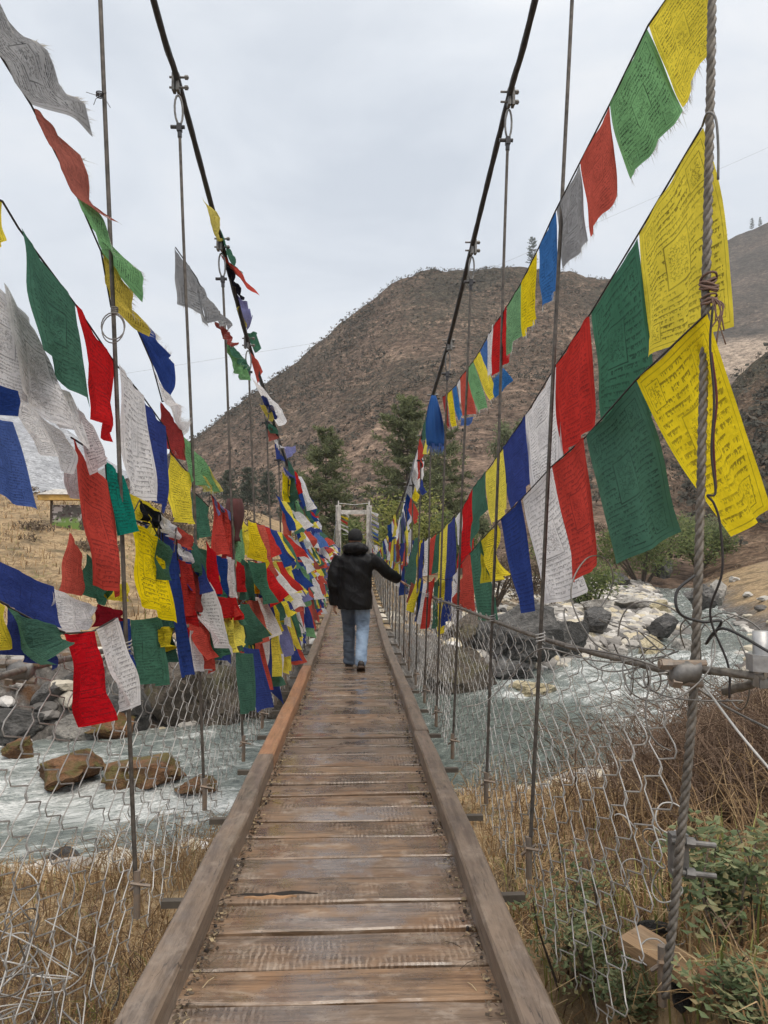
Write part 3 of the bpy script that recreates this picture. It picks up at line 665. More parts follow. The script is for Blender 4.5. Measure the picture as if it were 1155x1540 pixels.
dk_ = mb.build('deck', M_DECK, bridge); dk_.data.materials.append(M_CORD)
for i_ in range(nface, len(dk_.data.polygons)): dk_.data.polygons[i_].material_index = 1
# crumbled bark, mud and straw swept against the curbs
def litter():
    rng = random.Random(5); mb = MB()
    for k in range(2600):
        y = 1.6+12*rng.random()**1.7; sx = rng.choice((-1, -1, 1)); x = CX+sx*(.462-abs(rng.gauss(0, .022))); z = deckZ(y)+.006; s = rng.uniform(.003, .011)
        a, b = Vector((rng.gauss(0, 1), rng.gauss(0, 1), rng.gauss(0, .3))).normalized(), Vector((rng.gauss(0, 1), rng.gauss(0, 1), rng.gauss(0, .4))).normalized()
        c = Vector((x, y, z+rng.uniform(0, .008))); mb.tri(c+a*s, c+b*s, c-a*s*.8, c-b*s*.9)
    for k in range(120):
        y = 1.6+10*rng.random()**1.6; sx = rng.choice((-1, 1)); x = CX+sx*(.44-abs(rng.gauss(0, .03))); a = rng.uniform(0, 6.3); l = rng.uniform(.02, .08); z = deckZ(y)+.010
        mb.tube([(x, y, z), (x+.5*l*math.cos(a), y+.5*l*math.sin(a), z+.006), (x+l*math.cos(a), y+l*math.sin(a), z+.002)], .0012, 3, False)
    o = mb.build('dirt_litter', m_leaf0('litter_crumbs')); struct(o, 'stuff'); o['label'] = 'dirt and straw litter along the curbs'
def m_leaf0(n):
    m, nt, out = mk(n); pbsdf(nt, out, ramp(nt, isl(nt), [(.1, (.05, .038, .028)), (.6, (.13, .10, .075)), (.95, (.38, .30, .18))]), .95); return m
litter()
# split in one plank: the gap's shade painted as a dark strip, with an orange torn sliver proud of the deck
def split():
    def gouge(pts, wd, mat, z, seed):
        mb = MB(); rg = []
        for i, (x, y) in enumerate(pts):
            t = i/(len(pts)-1); w = wd*math.sin(math.pi*min(max(t, .03), .97))*(.7+.6*abs(noise.noise(Vector((x*9, seed, 0)))))
            zz = deckZ(y)+z
            rg.append([(x, y-w, zz-.006), (x, y-w*.6, zz+.001), (x, y+w*.6, zz+.001), (x, y+w, zz-.006)])
        mb.rings(rg); return mb.build('split_plank_gouge', mat, bridge)
    a = [(CX-.44+.34*k/12, 3.02+.010*math.sin(k*.9)+.02*k/12) for k in range(13)]
    gouge(a, .034, m_simple('split_gap_shade', (.018, .013, .010), .9), .008, 1)
    b = [(CX-.38+.20*k/12, 2.995+.006*math.sin(k*1.3)+.005*k/12) for k in range(13)]
    gouge(b, .017, m_simple('torn_orange_wood', (.36, .21, .11), .8), .0125, 5)
split()
def beam(x, y0, y1, mat, seed, w=.104, h=.095, name='curb_beam', lift=.001):
    mb = MB(); n = max(6, int((y1-y0)/.14)); rg = []
    for i in range(n+1):
        y = y0+(y1-y0)*i/n; wob = .010*noise.noise(Vector((y*1.2, seed, 0))); hw = .007*noise.noise(Vector((y*2.3, seed, 5))); e = .008*noise.noise(Vector((y*6, seed, 9)))
        z = deckZ(y)+lift; a = x+wob-w/2; b = x+wob+w/2; c = .009
        rg.append([(a+e*.3, y, z), (a, y, z+h+hw-c), (a+c, y, z+h+hw), (b-c, y, z+h+hw), (b, y, z+h+hw-c), (b+e*.3, y, z)])
    mb.rings(rg); return mb.build(name, mat, bridge)
for y0, y1, m in ((-.7, 4.96, M_CURB), (4.97, 9.18, M_CURBO), (9.2, 13.6, M_CURB), (13.62, 18.4, M_CURB), (18.42, 25, M_CURB), (25.02, 32, M_CURB), (32.02, 39, M_CURB), (39.02, 46.3, M_CURB)):
    b = beam(CX-.524, y0, y1, m, 3+y0)
    if m is M_CURBO: b['label'] = 'fresh orange brown curb beam'
for y0, y1 in ((-.7, 5.63), (5.65, 9.4), (9.42, 15), (15.02, 20), (20.02, 26), (26.02, 33), (33.02, 40), (40.02, 46.3)): beam(CX+.524+(.012 if y0 in (5.65, 15.02) else 0), y0, y1, M_CURB, 60+y0)
HY_R = [2.22, 3.36, 4.45, 5.5, 6.6]+[7.7+1.1*k for k in range(34)]
HY_L = [1.75, 3.05, 4.4, 5.5, 6.6]+[7.7+1.1*k for k in range(34)]
# cross beams carrying the deck
for y in [.6]+HY_R[:34:1]:
    mb = MB(); mb.box((CX, y, deckZ(y)-.045-.050), (1.10, .09, .09)); mb.box((CX, y, deckZ(y)-.045-.112), (1.56, .035, .03)); mb.build('cross_beam', M_BEAM, bridge)
def cable(sd):
    ys = np.concatenate([np.arange(-1, 10, .22), np.arange(10, 46.6, .8)])
    mb = MB(); near = [(cabX(y, sd), y, cabZ(y)) for y in ys]
    sm = catmull([(cabX(y, sd), y, cabZ(y)) for y in _CY], 14)
    mb.tube(sm, .0185, 18, True, 6, 26, .22); mb.build('main_cable', M_CABLE, bridge, True)
    mb = MB(); sm = catmull([(railX(y, sd), y, railZ(y)) for y in _RY[(0 if sd < 0 else 2):]], 16)
    mb.tube(sm, .0115, 12, True, 4, 30, .2); mb.build('hand_cable', M_ROPE, bridge, True)
    mb = MB(); mb.tube([(CX+sd*.40, y, deckZ(y)-.20) for y in np.arange(-1, 46.5, .8)], .014, 6); mb.build('deck_cable', M_CABLE, bridge, True)
cable(1); cable(-1)
def hanger(sd, Y, i):
    zt, xt = cabZ(Y), cabX(Y, sd); zb = deckZ(Y)-.06
    rope = sd > 0 and i == 0
    if sd > 0 and i == 1: xt += .06
    xb = CX+sd*(.98 if rope else (.80 if Y < 5 else .74))
    if sd > 0 and i == 1: xb = CX+.80
    top = Vector((xt, Y, zt-.05)); bot = Vector((xb, Y+(.13 if rope else .0), zb))
    if Y < 9:
        d = (bot-top).normalized(); j = top+d*.20; mid = j.lerp(bot, .5)+Vector((.006*((i*7) % 3-1), .008*((i*5) % 3-1), 0))
    else: d = (bot-top).normalized(); j = top+d*.1; mid = j.lerp(bot, .5)
    mb = MB(); pts = catmull([j, j.lerp(bot, .2), mid, j.lerp(bot, .8), bot], 8)
    if rope: pts = catmull([atY(1080, -700, 2.2), atY(1071, 0, 2.2), atY(1060, 500, 2.2), atY(1045, 1000, 2.2), atY(1022, 1280, 2.23), atY(1000, 1500, 2.26)], 60)
    if rope: helix(mb, pts, 3, .0072, .0072, .095, 7); r = mb.build('hanger', M_ROPE, bridge, True); r['label'] = 'twisted steel rope hanger'
    else: mb.tube(pts, .0088 if Y < 9 else .0095, 7); r = mb.build('hanger', M_ROD, bridge, True)
    if Y < 13 and not rope:
        c = MB()
        # clamp plates on the main cable, two bolts, thimble loop, lower clip
        c.box(top+Vector((0, 0, .045)), (.018, .05, .10)); c.box(top+Vector((.024*sd, 0, .045)), (.016, .05, .10)); 
        for k in (.08, .02): c.tube([top+Vector((-.05, 0, k)), top+Vector((.06, 0, k))], .0065, 6); c.tube([top+Vector((.038, 0, k)), top+Vector((.056, 0, k))], .013, 6)
        c.build('cable_clamp', M_FIT, r)
        c = MB(); L = []
        for k in range(15):
            t = k/14*2*math.pi; L.append(top+d*(.11-.085*math.cos(t))+Vector((.021*math.sin(t), .010*math.sin(t), 0)))
        c.tube(L, .0062, 7); c.build('thimble_loop', M_FIT, r, True)
        c = MB(); c.box(top+d*.215, (.028, .032, .04)); c.tube([top+d*.21+Vector((-.05, 0, 0)), top+d*.21+Vector((.03, 0, 0))], .011, 7); c.tube([top+d*.19, top+d*.27], .0125, 8)
        c.build('rope_clip', M_CABLE, r)
    if Y < 11:
        c = MB(); q = bot+Vector((0, 0, .10))
        c.tube([q+Vector((-.02, -.02, .02)), q+Vector((.05, .0, 0))], .007, 6); c.tube([q+Vector((-.03, .01, -.02)), q+Vector((.03, -.01, .03))], .007, 6); c.tube([q+Vector((0, 0, -.12)), q+Vector((0, 0, .06))], .0135, 8)
        c.build('foot_clip', M_RUST, r)
        t = MB(); zr = railZ(Y); f = (zr-bot.z)/(top.z-bot.z); pr = bot.lerp(top, f)
        for k in range(3): t.tube([pr+Vector((.02*math.cos(a), .02*math.sin(a), (k-1)*.014+.004*a)) for a in np.linspace(0, 6.6, 9)], .0028, 4)
        t.build('tie_wire', M_WIRE, r)
    return r
for i, y in enumerate(HY_R): hanger(1, y, i)
for i, y in enumerate(HY_L): hanger(-1, y, i)

# ------------------------------------------------------------ far bridge tower
tw = empty('bridge_tower', (CX, 46.6, deckZ(46.5))); tag(tw, 'white painted timber portal frame standing at the far bridge end', 'bridge tower')
for sx in (-1, 1):
    mb = MB(); rg = []
    for z in np.linspace(-1.2, 2.72, 14):
        a = .16+.012*noise.noise(Vector((z*2, sx, 0))); c = sx*.93+.01*noise.noise(Vector((z, sx*3, 1)))
        rg.append([(c-a, -.16, z), (c+a, -.16, z), (c+a, .16, z), (c-a, .16, z)])
    mb.rings(rg); mb.build('post', M_WHITEP, tw)
    mb = MB(); mb.tube([(sx*.93, 0, 2.72), (sx*.93, 0, 3.0)], [.05, .035], 8); mb.build('post_cap', M_WHITEP, tw)
mb = MB(); mb.box((0, 0, 2.30), (1.52, .24, .26)); mb.build('lintel', M_WHITEP, tw)
mb = MB(); mb.box((0, 0, .95), (1.3, .05, .04)); mb.tube([(-.95, 0, 2.85), (0, 0, 2.75), (.95, 0, 2.85)], .015, 5); mb.build('tie_rod', M_STEEL, tw)

# ------------------------------------------------------------ chain link
def fence(sd, label, y0):
    rng = random.Random(8+sd); mb = MB(); y = y0
    while y < 46:
        far = y > 15; p = .098 if y < 9 else (.13 if y < 15 else .21); rows = 15 if not far else 12
        i = int(round((y-y0)/p)); sg = 1 if i % 2 else -1; r = .0025 if y < 6 else (.0036 if y < 9 else (.0048 if y < 15 else .007))
        pts = []; n = rows*1; lo = deckZ(y)-(.10 if y > 5 else .16); s1 = rng.uniform(0, 50)
        for j in range(n+1):
            f = j/n; z = railZ(y)*(1-f)+lo*f
            xb = CX+sd*(.80 if y < 6 else .76); x = railX(y, sd)*(1-f)+xb*f
            bul = math.sin(math.pi*f)*.035*(1+noise.noise(Vector((y*.9, 3*sd, 0))))
            jit = (.013 if y < 6 else .026)
            wz = jit*noise.noise(Vector((y*2.1, f*4, sd*5))); wy = jit*noise.noise(Vector((y*1.7+9, f*3.4, sd*5)))+jit*.5*noise.noise(Vector((y*9, f*13, sd)))
            loose = 0
            if y < 4.2: loose = (4.2-y)/3*f*.10*noise.noise(Vector((y*2.2, f*3, 2)))
            yy = y+(p*.53 if (j % 2)*2-1 == sg else -p*.53)+wy+loose*.8; xx = x+sd*bul+.6*wz+loose+(.004 if sg > 0 else -.004)
            h = .52*(lo-railZ(y))/n
            if y < 9: pts += [(xx, yy, z-h*.55), (xx+sd*.006, yy, z), (xx, yy, z+h*.55)]
            else: pts.append((xx, yy, z))
        mb.tube(pts, r, 3 if y > 5 else 4, False); y += p
    o = mb.build('chain_link_fence', M_WIRE, None, True); tag(o, label, 'chain link fence'); return o
fence(1, 'wavy chain link fence on the bridge flank beside the gravel bar', 2.3)
fence(-1, 'wavy chain link fence on the bridge flank facing the mossy rocks', .9)

# loose wire, cords and the heavy clamps at the first hangers
def squig(p, n, sz, seed, r, mat, name, label, cat, grav=1, group=None, loops=3):
    rng = random.Random(seed); mb = MB()
    for k in range(n):
        q = Vector(p)+Vector((rng.uniform(-1, 1)*sz[0], rng.uniform(-1, 1)*sz[1], rng.uniform(-1, 1)*sz[2])); pts = [q]; d = Vector((rng.gauss(0, 1), rng.gauss(0, 1), rng.gauss(0, .6))).normalized()
        curl = Vector((rng.gauss(0, 1), rng.gauss(0, 1), rng.gauss(0, 1))).normalized(); st = rng.uniform(.03, .06)*grav
        for j in range(rng.randint(8, 18)):
            d = (d+curl.cross(d)*rng.uniform(.2, .7)).normalized(); q = q+d*st; pts.append(q.copy())
        mb.tube(catmull(pts, 3), r, 4, False)
    o = mb.build(name, mat, None, True); tag(o, label, cat, group); return o
g0 = gz(-1.35, 3.1)
squig((-1.28, 2.95, -1.62), 17, (.30, .35, .16), 5, .0030, M_WIRE, 'wire_tangle', 'tangle of bright loose wire hanging below the chain link over straw', 'wire tangle')
squig((-1.15, 2.7, -1.55), 14, (.30, .3, .22), 8, .0032, M_WIRED, 'wire_tangle', 'dull dark coil of wire lying beside the bright tangle', 'wire tangle')
squig((.98, 2.52, -1.18), 9, (.07, .10, .30), 12, .0026, M_WIRE, 'wire_tangle', 'bright curled fence wire ends around the foot of the rope post', 'wire tangle', .45)
squig((.99, 2.45, -.405), 16, (.09, .12, .03), 17, .0026, M_WIRED, 'wire_tangle', 'dark knot of tie wire on the rail cable near the rusty clamp', 'wire tangle')
def wire(pts, r, mat, name, label, cat, group=None, n=6):
    mb = MB(); mb.tube(catmull(pts, 8), r, n); o = mb.build(name, mat, None, True); tag(o, label, cat, group); return o
D = lambda x, y, Y=2.2: atY(x, y, Y)
wire([D(1160, 1098, 2.0), D(1090, 1062), D(1010, 1012), D(930, 985, 2.4), D(850, 972, 3.0)], .0032, M_WIRED, 'slack_wire', 'thin dark wire running under the rail cable to the picture edge', 'wire', 'slack wires by the rope post')
wire([D(1160, 1160, 1.9), D(1110, 1100, 2.05), D(1065, 1040, 2.15), D(1040, 1010)], .0036, M_WIRE, 'slack_wire', 'pale stiff wire slanting down from the rusty clamp', 'wire', 'slack wires by the rope post')
wire([D(1045, 865, 2.1), D(1018, 890, 2.1), D(1022, 922, 2.1), D(1055, 935, 2.15), D(1085, 935, 2.15), D(1062, 968, 2.2), D(1088, 945, 2.1), D(1165, 985, 1.9)], .0042, M_BLACKW, 'black_wire_loop', 'black wire looped around the rope post above the clamp', 'wire')
wire([D(1072, 460, 2.05), D(1068, 520, 2.05), D(1074, 600, 2.05), D(1070, 680, 2.05), D(1076, 740, 2.05), D(1064, 745, 2.05), D(1074, 758, 2.05), D(1083, 790, 2.05), D(1086, 860, 2.05), D(1068, 925, 2.1), D(1095, 1000, 2.1), D(1097, 1050, 2.1)], .0032, M_CORD, 'dangling_cord', 'dark cord dangling in front of the big yellow flags', 'cord', 'cords tied to the rope post')
wire([D(1070, 530, 2.06), D(1078, 600, 2.06), D(1073, 660, 2.06), D(1077, 735, 2.06)], .003, M_REDCORD, 'dangling_cord', 'dark red cord dangling beside the dark cord', 'cord', 'cords tied to the rope post')
wire([D(1056, 190), D(1064, 170, 2.12), D(1076, 178, 2.1), D(1080, 220, 2.1), D(1080, 270, 2.1)], .0036, M_FIT, 'bent_hook', 'grey bent strap hooked over the rope post at the flag knot', 'hook')
# knot of cord round the rope post
mb = MB(); pk = atY(1066, 440, 2.2)
rk_ = random.Random(6)
for k in range(13):
    z = pk.z+rk_.uniform(-.055, .055); t1, t2 = rk_.uniform(-.016, .016), rk_.uniform(-.016, .016); rr_ = rk_.uniform(.017, .026)
    mb.tube([(pk.x+rr_*math.cos(a), pk.y+rr_*math.sin(a), z+t1*math.cos(a)+t2*math.sin(a)) for a in np.linspace(0, 6.5, 12)], rk_.uniform(.003, .0055), 5)
for k in range(6): mb.tube(catmull([(pk.x, pk.y-.02, pk.z-.02), (pk.x+rk_.uniform(-.01, .03), pk.y-.03, pk.z-.05), (pk.x+rk_.uniform(-.015, .035), pk.y-.03, pk.z-rk_.uniform(.08, .17))], 5), .0022, 4)
tag(mb.build('cord_knot', m_simple('brown_cord', (.16, .10, .08), .9), None, True), 'thick brown cord knot wound round the rope post beside the yellow flags', 'cord knot')
def ell2(x, ry, rz): return [(x+.25*rz*math.sin(a), ry*math.cos(a), rz*math.sin(a)-.012) for a in np.linspace(0, 6.283, 10, endpoint=False)]
# big clamp on the rail cable at the rope post
def bigclamp(p, label):
    e = empty('cable_clamp', p); tag(e, label, 'clamp', 'heavy clamps near the rope post')
    mb = MB(); mb.rings([ell2(x, r1, r2) for x, r1, r2 in ((-.040, .014, .02), (-.030, .024, .03), (-.005, .026, .036), (.018, .022, .030), (.036, .027, .034), (.044, .016, .02))]); mb.build('saddle', M_FIT, e, True)
    mb = MB(); mb.tube([(-.075, 0, .012), (.06, 0, .012)], .012, 10); mb.tube([(-.070, 0, .012), (-.04, 0, .012)], .017, 6); mb.build('bolt', M_RUST, e)
    mb = MB(); mb.tube([(-.04, .0, -.035), (.05, 0, -.045)], .011, 10); mb.tube([(-.04, 0, -.035), (-.015, 0, -.038)], .02, 6); mb.build('bolt', M_RUST, e)
    mb = MB(); U = [(.02+.03*math.sin(a), .028*math.cos(a), .0+.01*a) for a in np.linspace(-1.5, 1.6, 12)]; mb.tube(U, .008, 7); mb.build('u_bolt', M_STEEL, e); return e
bigclamp(atY(1030, 1005, 2.17), 'rusty galvanised clamp joining the rail cable and the rope post')
e = empty('turnbuckle', atY(1145, 1015, 2.0)); tag(e, 'heavy threaded turnbuckle on the rail cable cut by the picture edge', 'turnbuckle')
mb = MB(); mb.tube([(0, 0, -.03), (0, 0, .115)], .021, 14, True); mb.build('threaded_rod', M_STEEL, e, True)
mb = MB(); mb.tube([(0, 0, .012), (0, 0, .055)], .037, 6); mb.build('hex_nut', M_STEEL, e); mb = MB(); mb.box((.02, 0, -.02), (.07, .045, .022)); mb.build('plate', M_FIT, e)
for (ax, ay, bx, by, r, lb) in ((1040, 1005, 1150, 1018, .0125, 'thick twisted cable leading from the rusty clamp to the turnbuckle'), (1090, 1040, 1160, 1020, .0135, 'thick twisted cable stub below the turnbuckle')):
    mb = MB(); a = atY(ax, ay, 2.2); b = atY(bx, by, 1.98); mb.tube([a.lerp(b, t) for t in np.linspace(0, 1, 40)], r, 15, True, 5, 60, .25); tag(mb.build('anchor_cable', M_ROPE, None, True), lb, 'cable', 'anchor cables by the turnbuckle')
e = empty('rope_clamp', atY(1020, 1278, 2.30)); tag(e, 'bright steel clamp plate with two long bolts low on the rope post', 'clamp')
mb = MB(); mb.box((0, 0, -.01), (.050, .036, .120)); mb.build('plate', M_FIT, e)
for z in (.035, -.055):
    mb = MB(); mb.tube([(-.03, -.02, z), (.10, -.03, z-.012)], .0085, 10); mb.tube([(.012, -.022, z-.003), (.038, -.024, z-.006)], .016, 6); mb.build('bolt', M_FIT, e)
bigclamp(atX(30, 1003, -1.06), 'grey bolted clamp on the rail cable under the dark green flag')
wl = atY(172, 492, 3.0); mb = MB()
for k in range(2): mb.tube([(wl.x+(.045+.008*k)*math.sin(a)*(.8 if k else 1), wl.y-.015+.01*k*math.cos(a), wl.z+(.052+.006*k)*math.cos(a)-.01*k) for a in np.linspace(-.3, 6.2, 22)], .0026, 5)
for k in range(4): mb.tube([(wl.x+.013*math.cos(a), wl.y+.013*math.sin(a), wl.z+.055+.007*k) for a in np.linspace(0, 6.6, 9)], .0028, 4)
tag(mb.build('wire_loop', M_WIRED, None, True), 'small dark wire loop tied to the hanger rod beside the blue flag', 'wire')
wl = atY(150, 145, 3.02); mb = MB()
for k in range(3): mb.tube([(wl.x+.013*math.cos(a), wl.y+.013*math.sin(a), wl.z+.007*k) for a in np.linspace(0, 6.6, 9)], .0028, 4)
for dx, dz in ((-.05, .01), (.045, -.05), (.03, .01), (-.02, -.04)): mb.tube([(wl.x, wl.y, wl.z), (wl.x+dx*.6, wl.y-.01, wl.z+dz*.4), (wl.x+dx, wl.y-.01, wl.z+dz)], .0014, 3)
tag(mb.build('cord_tie', M_CORD, None, True), 'frayed tie knotted high on the first hanger rod against the sky', 'cord')
# power line over the valley
mb = MB(); A, B = atY(-300, 640, 150), atY(480, 513, 260); Cc, Dd = atY(900, 335, 190), atY(1400, 120, 130)
ln = []
for k in range(60):
    t = k/59; xx = -300+1700*t; yy = np.interp(xx, [-300, 0, 480, 900, 1155, 1400], [655, 592, 515, 334, 222, 105]); ln.append(atY(xx, float(yy), 190))
mb.tube(ln, .022, 4); tag(mb.build('power_line', M_WIRED, None, True), 'thin overhead line crossing the sky in front of the hill', 'power line')
# ------------------------------------------------------------ trees and plants
M_PINE = m_leaf('pine_needles', [(.080, .098, .050), (.155, .180, .088), (.25, .27, .14)], .75, .4)
M_PINEG = m_leaf('grey_pine_needles', [(.075, .09, .072), (.11, .13, .095), (.15, .17, .125)], .8, .25)
M_BARK = m_simple('bark', (.085, .065, .050), .9, 0, .4, 10, .6, .03)
M_YEL = m_leaf('yellow_green_leaves', [(.09, .12, .025), (.20, .22, .055), (.34, .33, .11)], .7, .35)
M_GRN = m_leaf('mid_green_leaves', [(.05, .075, .022), (.10, .135, .04), (.18, .20, .07)], .7, .3)
M_ROSE = m_leaf('blue_green_leaves', [(.075, .10, .05), (.13, .18, .085), (.24, .27, .14), (.30, .20, .10)], .55, .3)
def pine_mesh(h, R, seed, mat, dens=1.0, nw=24, bare=.12):
    rng = random.Random(seed); tr = MB(); cr = MB()
    tp = [Vector((.12*noise.noise(Vector((k*.5, seed, 0))), .12*noise.noise(Vector((k*.5, seed, 5))), h*k/14)) for k in range(15)]
    tr.tube(tp, [max(.018*h*(1-k/14.6)*.75, .012) for k in range(15)], 7)
    for w in range(nw):
        f = bare+(1-bare)*(w+rng.uniform(-.3, .3))/nw; f = min(max(f, bare*.8), .985); z = f*h
        prof = math.sin(math.pi*min(1, (1-f)*.62+.06))**.9; L = R*prof*rng.uniform(.8, 1.12)+.12
        for b in range(rng.randint(5, 7)):
            if rng.random() < .10: continue
            a = rng.uniform(0, 6.283); l = L*rng.uniform(.65, 1.15); dr = rng.uniform(-.05, .22)*(1 if f < .6 else -1.2)
            d = Vector((math.cos(a), math.sin(a), 0)); pts = []
            for k in range(6):
                t = k/5; pts.append(Vector((0, 0, z))+d*(l*t)+Vector((0, 0, l*(-dr*t*1.2+.28*t*t)))+Vector((rng.gauss(0, .03), rng.gauss(0, .03), 0))*l*.4)
            if l > .5: tr.tube(pts, [.018*l*(1-t*.18) for t in range(6)], 3, False)
            for q in range(int((5+l*4.2)*dens)):
                t = rng.uniform(.22, 1.02); k = min(4, int(t*5)); c = pts[k].lerp(pts[k+1], min(1, t*5-k)); c = c+Vector((rng.gauss(0, .13), rng.gauss(0, .13), rng.gauss(.03, .07)))*min(1.2, l*.55+.2)
                for s in range(7):
                    v = (d*rng.uniform(.0, .9)+Vector((rng.gauss(0, .7), rng.gauss(0, .7), rng.gauss(.35, .5)))).normalized(); ln = rng.uniform(.20, .42)*(h/11)**.5; sd = v.orthogonal(); sd = (sd*math.cos(s)+v.cross(sd)*math.sin(s)).normalized()*ln*.13
                    cr.tri(c-sd*.8, c+v*ln*.55+sd*1.0, c+v*ln*1.12, c+v*ln*.45-sd*1.1)
    return tr.mesh('trunk', M_BARK, True), cr.mesh('crown', mat)
def tree(name, label, x, ybase, Y, ms, s=1, rz=0, group=None, cat='tree'):
    p = atY(x, ybase, Y); e = empty(name, p, rz); e.scale = (s, s, s); tag(e, label, cat, group)
    a, b = ms; link(bpy.data.objects.new('trunk', a), e); link(bpy.data.objects.new('crown', b), e); return e
hh = lambda yt, yb, Y: (yb-yt)/1157*Y
P1 = pine_mesh(hh(646, 838, 62), 2.35, 1, M_PINE, 1.45, 24, .10); tree('pine_tree', 'dense dark pine between the flagged cable and the white portal', 490, 838, 62, P1)
P2 = pine_mesh(hh(596, 835, 66), 3.5, 2, M_PINE, 1.35, 28, .10); tree('pine_tree', 'tallest spreading pine directly above the white portal', 612, 835, 66, P2)
P3 = pine_mesh(hh(638, 835, 72), 2.8, 3, M_PINE, 1.4, 22, .06); tree('pine_tree', 'bushy pine behind the hangers beside the blue scarf', 668, 835, 72, P3)
PS = pine_mesh(6.2, 1.35, 5, M_PINEG, 1.2, 18, .25)
for i, (x, yb, s, lb) in enumerate(((372, 772, 1.0, 'slender grey green pine, middle one of the small far trio'), (342, 765, .85, 'small grey green pine closest to the dark hanger knot'), (404, 774, .95, 'small grey green pine next to the flagged cable'), (432, 790, .8, 'short grey pine half hidden by the flagged cable'))):
    tree('pine_tree', lb, x, yb, 104, PS, s, i*1.7, 'small pines at the hill foot')
P7 = pine_mesh(13, 2.6, 7, M_PINEG, .9, 20, .1)
tree('pine_tree', 'lone pine on the hill crest above the pale flags', 801, 402, 322, P7)
for i, (x, y, s) in enumerate(((1090, 362, .9), (1131, 342, .7), (1143, 338, .6))):
    tree('pine_tree', ['tiny tree first on the far mountain ridge', 'tiny tree at the top of the far mountain ridge', 'smallest tree beside the ridge top tree'][i], x, y+3, 740, P7, s*1.25, i, 'trees on the far mountain ridge')
def bush_mesh(w, d, h, n, leaf, seed, mat, lobes=9, stems=8):
    rng = random.Random(seed); cr = MB(); st = MB()
    L = [(Vector((rng.uniform(-.36, .36)*w, rng.uniform(-.36, .36)*d, rng.uniform(.2, .78)*h)), rng.uniform(.14, .34)) for _ in range(lobes)]
    for k in range(n):
        c, r = rng.choice(L); v = Vector((rng.gauss(0, 1), rng.gauss(0, 1), rng.gauss(0, 1))).normalized()*r*rng.uniform(.35, 1.15)
        p = c+Vector((v.x*w, v.y*d, v.z*h))
        if p.z < 0: continue
        a = Vector((rng.gauss(0, 1), rng.gauss(0, 1), rng.gauss(0, 1))).normalized(); b = a.orthogonal().normalized(); l = leaf*rng.uniform(.6, 1.4)
        cr.tri(p-a*l, p+b*l*.45, p+a*l, p-b*l*.45)
    for k in range(stems):
        c = L[k % len(L)][0]; st.tube(catmull([(c.x*.2, c.y*.2, -.2), (c.x*.6+rng.gauss(0, .03), c.y*.6, c.z*.5), c], 3), [max(.03*h*(1-q/7), .004) for q in range(7)], 4)
    return st.mesh('stems', M_BARK), cr.mesh('foliage', mat)
def bush(name, label, x, y, Y, w, h, n, leaf, seed, mat, group=None, d=None, cat='bush'):
    s = Y/1157; ms = bush_mesh(w*s, (d or w)*s, h*s, n, leaf, seed, mat); e = empty(name, atY(x, y, Y)); tag(e, label, cat, group)
    link(bpy.data.objects.new('stems', ms[0]), e); link(bpy.data.objects.new('foliage', ms[1]), e); return e
for i, (x, y, Y, w, h, m, lb) in enumerate((
    (592, 850, 52, 78, 118, M_YEL, 'yellow green leafy bush behind the white portal post'), (640, 850, 55, 80, 108, M_YEL, 'olive bush behind the cable of crowded flags'), (690, 860, 58, 80, 110, M_GRN, 'green bush behind the flag string low point'),
    (540, 850, 58, 70, 80, M_GRN, 'dark green bush seen through the portal opening'), (765, 690, 120, 60, 62, M_PINE, 'round dark evergreen bush on the slope behind the blue flag'), (886, 925, 40, 84, 78, M_GRN, 'round olive green bush standing beside the gravel bar'),
    (965, 870, 60, 150, 92, M_GRN, 'wide green thicket behind the gravel bar under the green flag'), (1050, 850, 66, 110, 76, M_GRN, 'green thicket bush below the yellow flag corner'), (1010, 835, 70, 130, 70, M_PINE, 'dark green bush behind the wide green thicket'), (835, 890, 44, 90, 90, M_GRN, 'green bush hidden behind the white flag'),
    (740, 905, 36, 110, 90, M_SCRUBB, 'brown twiggy bush between the green and blue flags'), (790, 905, 38, 90, 80, M_SCRUBB, 'brown twiggy bush behind the blue flag'), (1100, 800, 80, 130, 80, M_SCRUBB, 'brown dry bush on the slope beside the yellow flag'), (940, 830, 75, 100, 60, M_SCRUBB, 'brown dry bush above the wide green thicket'),
    (60, 845, 36, 70, 60, M_SCRUBB, 'dry brown bush below the roofed notice board'), (25, 860, 33, 60, 55, M_SCRUBB, 'dry brown bush at the picture edge on straw slope'), (150, 860, 34, 80, 60, M_SCRUBB, 'dry brown bush behind the red flags on the straw slope'), (40, 775, 50, 40, 60, M_SCRUBB, 'bare grey shrub beside the notice board roof'),
    (240, 850, 40, 120, 110, M_SCRUBB, 'brown dry bush hidden behind the yellow flags'), (330, 850, 45, 120, 100, M_SCRUBB, 'brown dry bush behind the crowded flags'), (470, 850, 50, 70, 50, M_SCRUBB, 'brown dry bush beside the portal and the man'), (715, 850, 60, 60, 90, M_PINE, 'dark green bush behind the hangers and red flag'))):
    bush('bush', lb, x, y, Y, w, h, int(900+w*h*.26), .0042*Y*(.55 if m is not M_SCRUBB else .45), 100+i, m, 'bushes around the river' if m is not M_SCRUBB else 'dry bushes around the river')

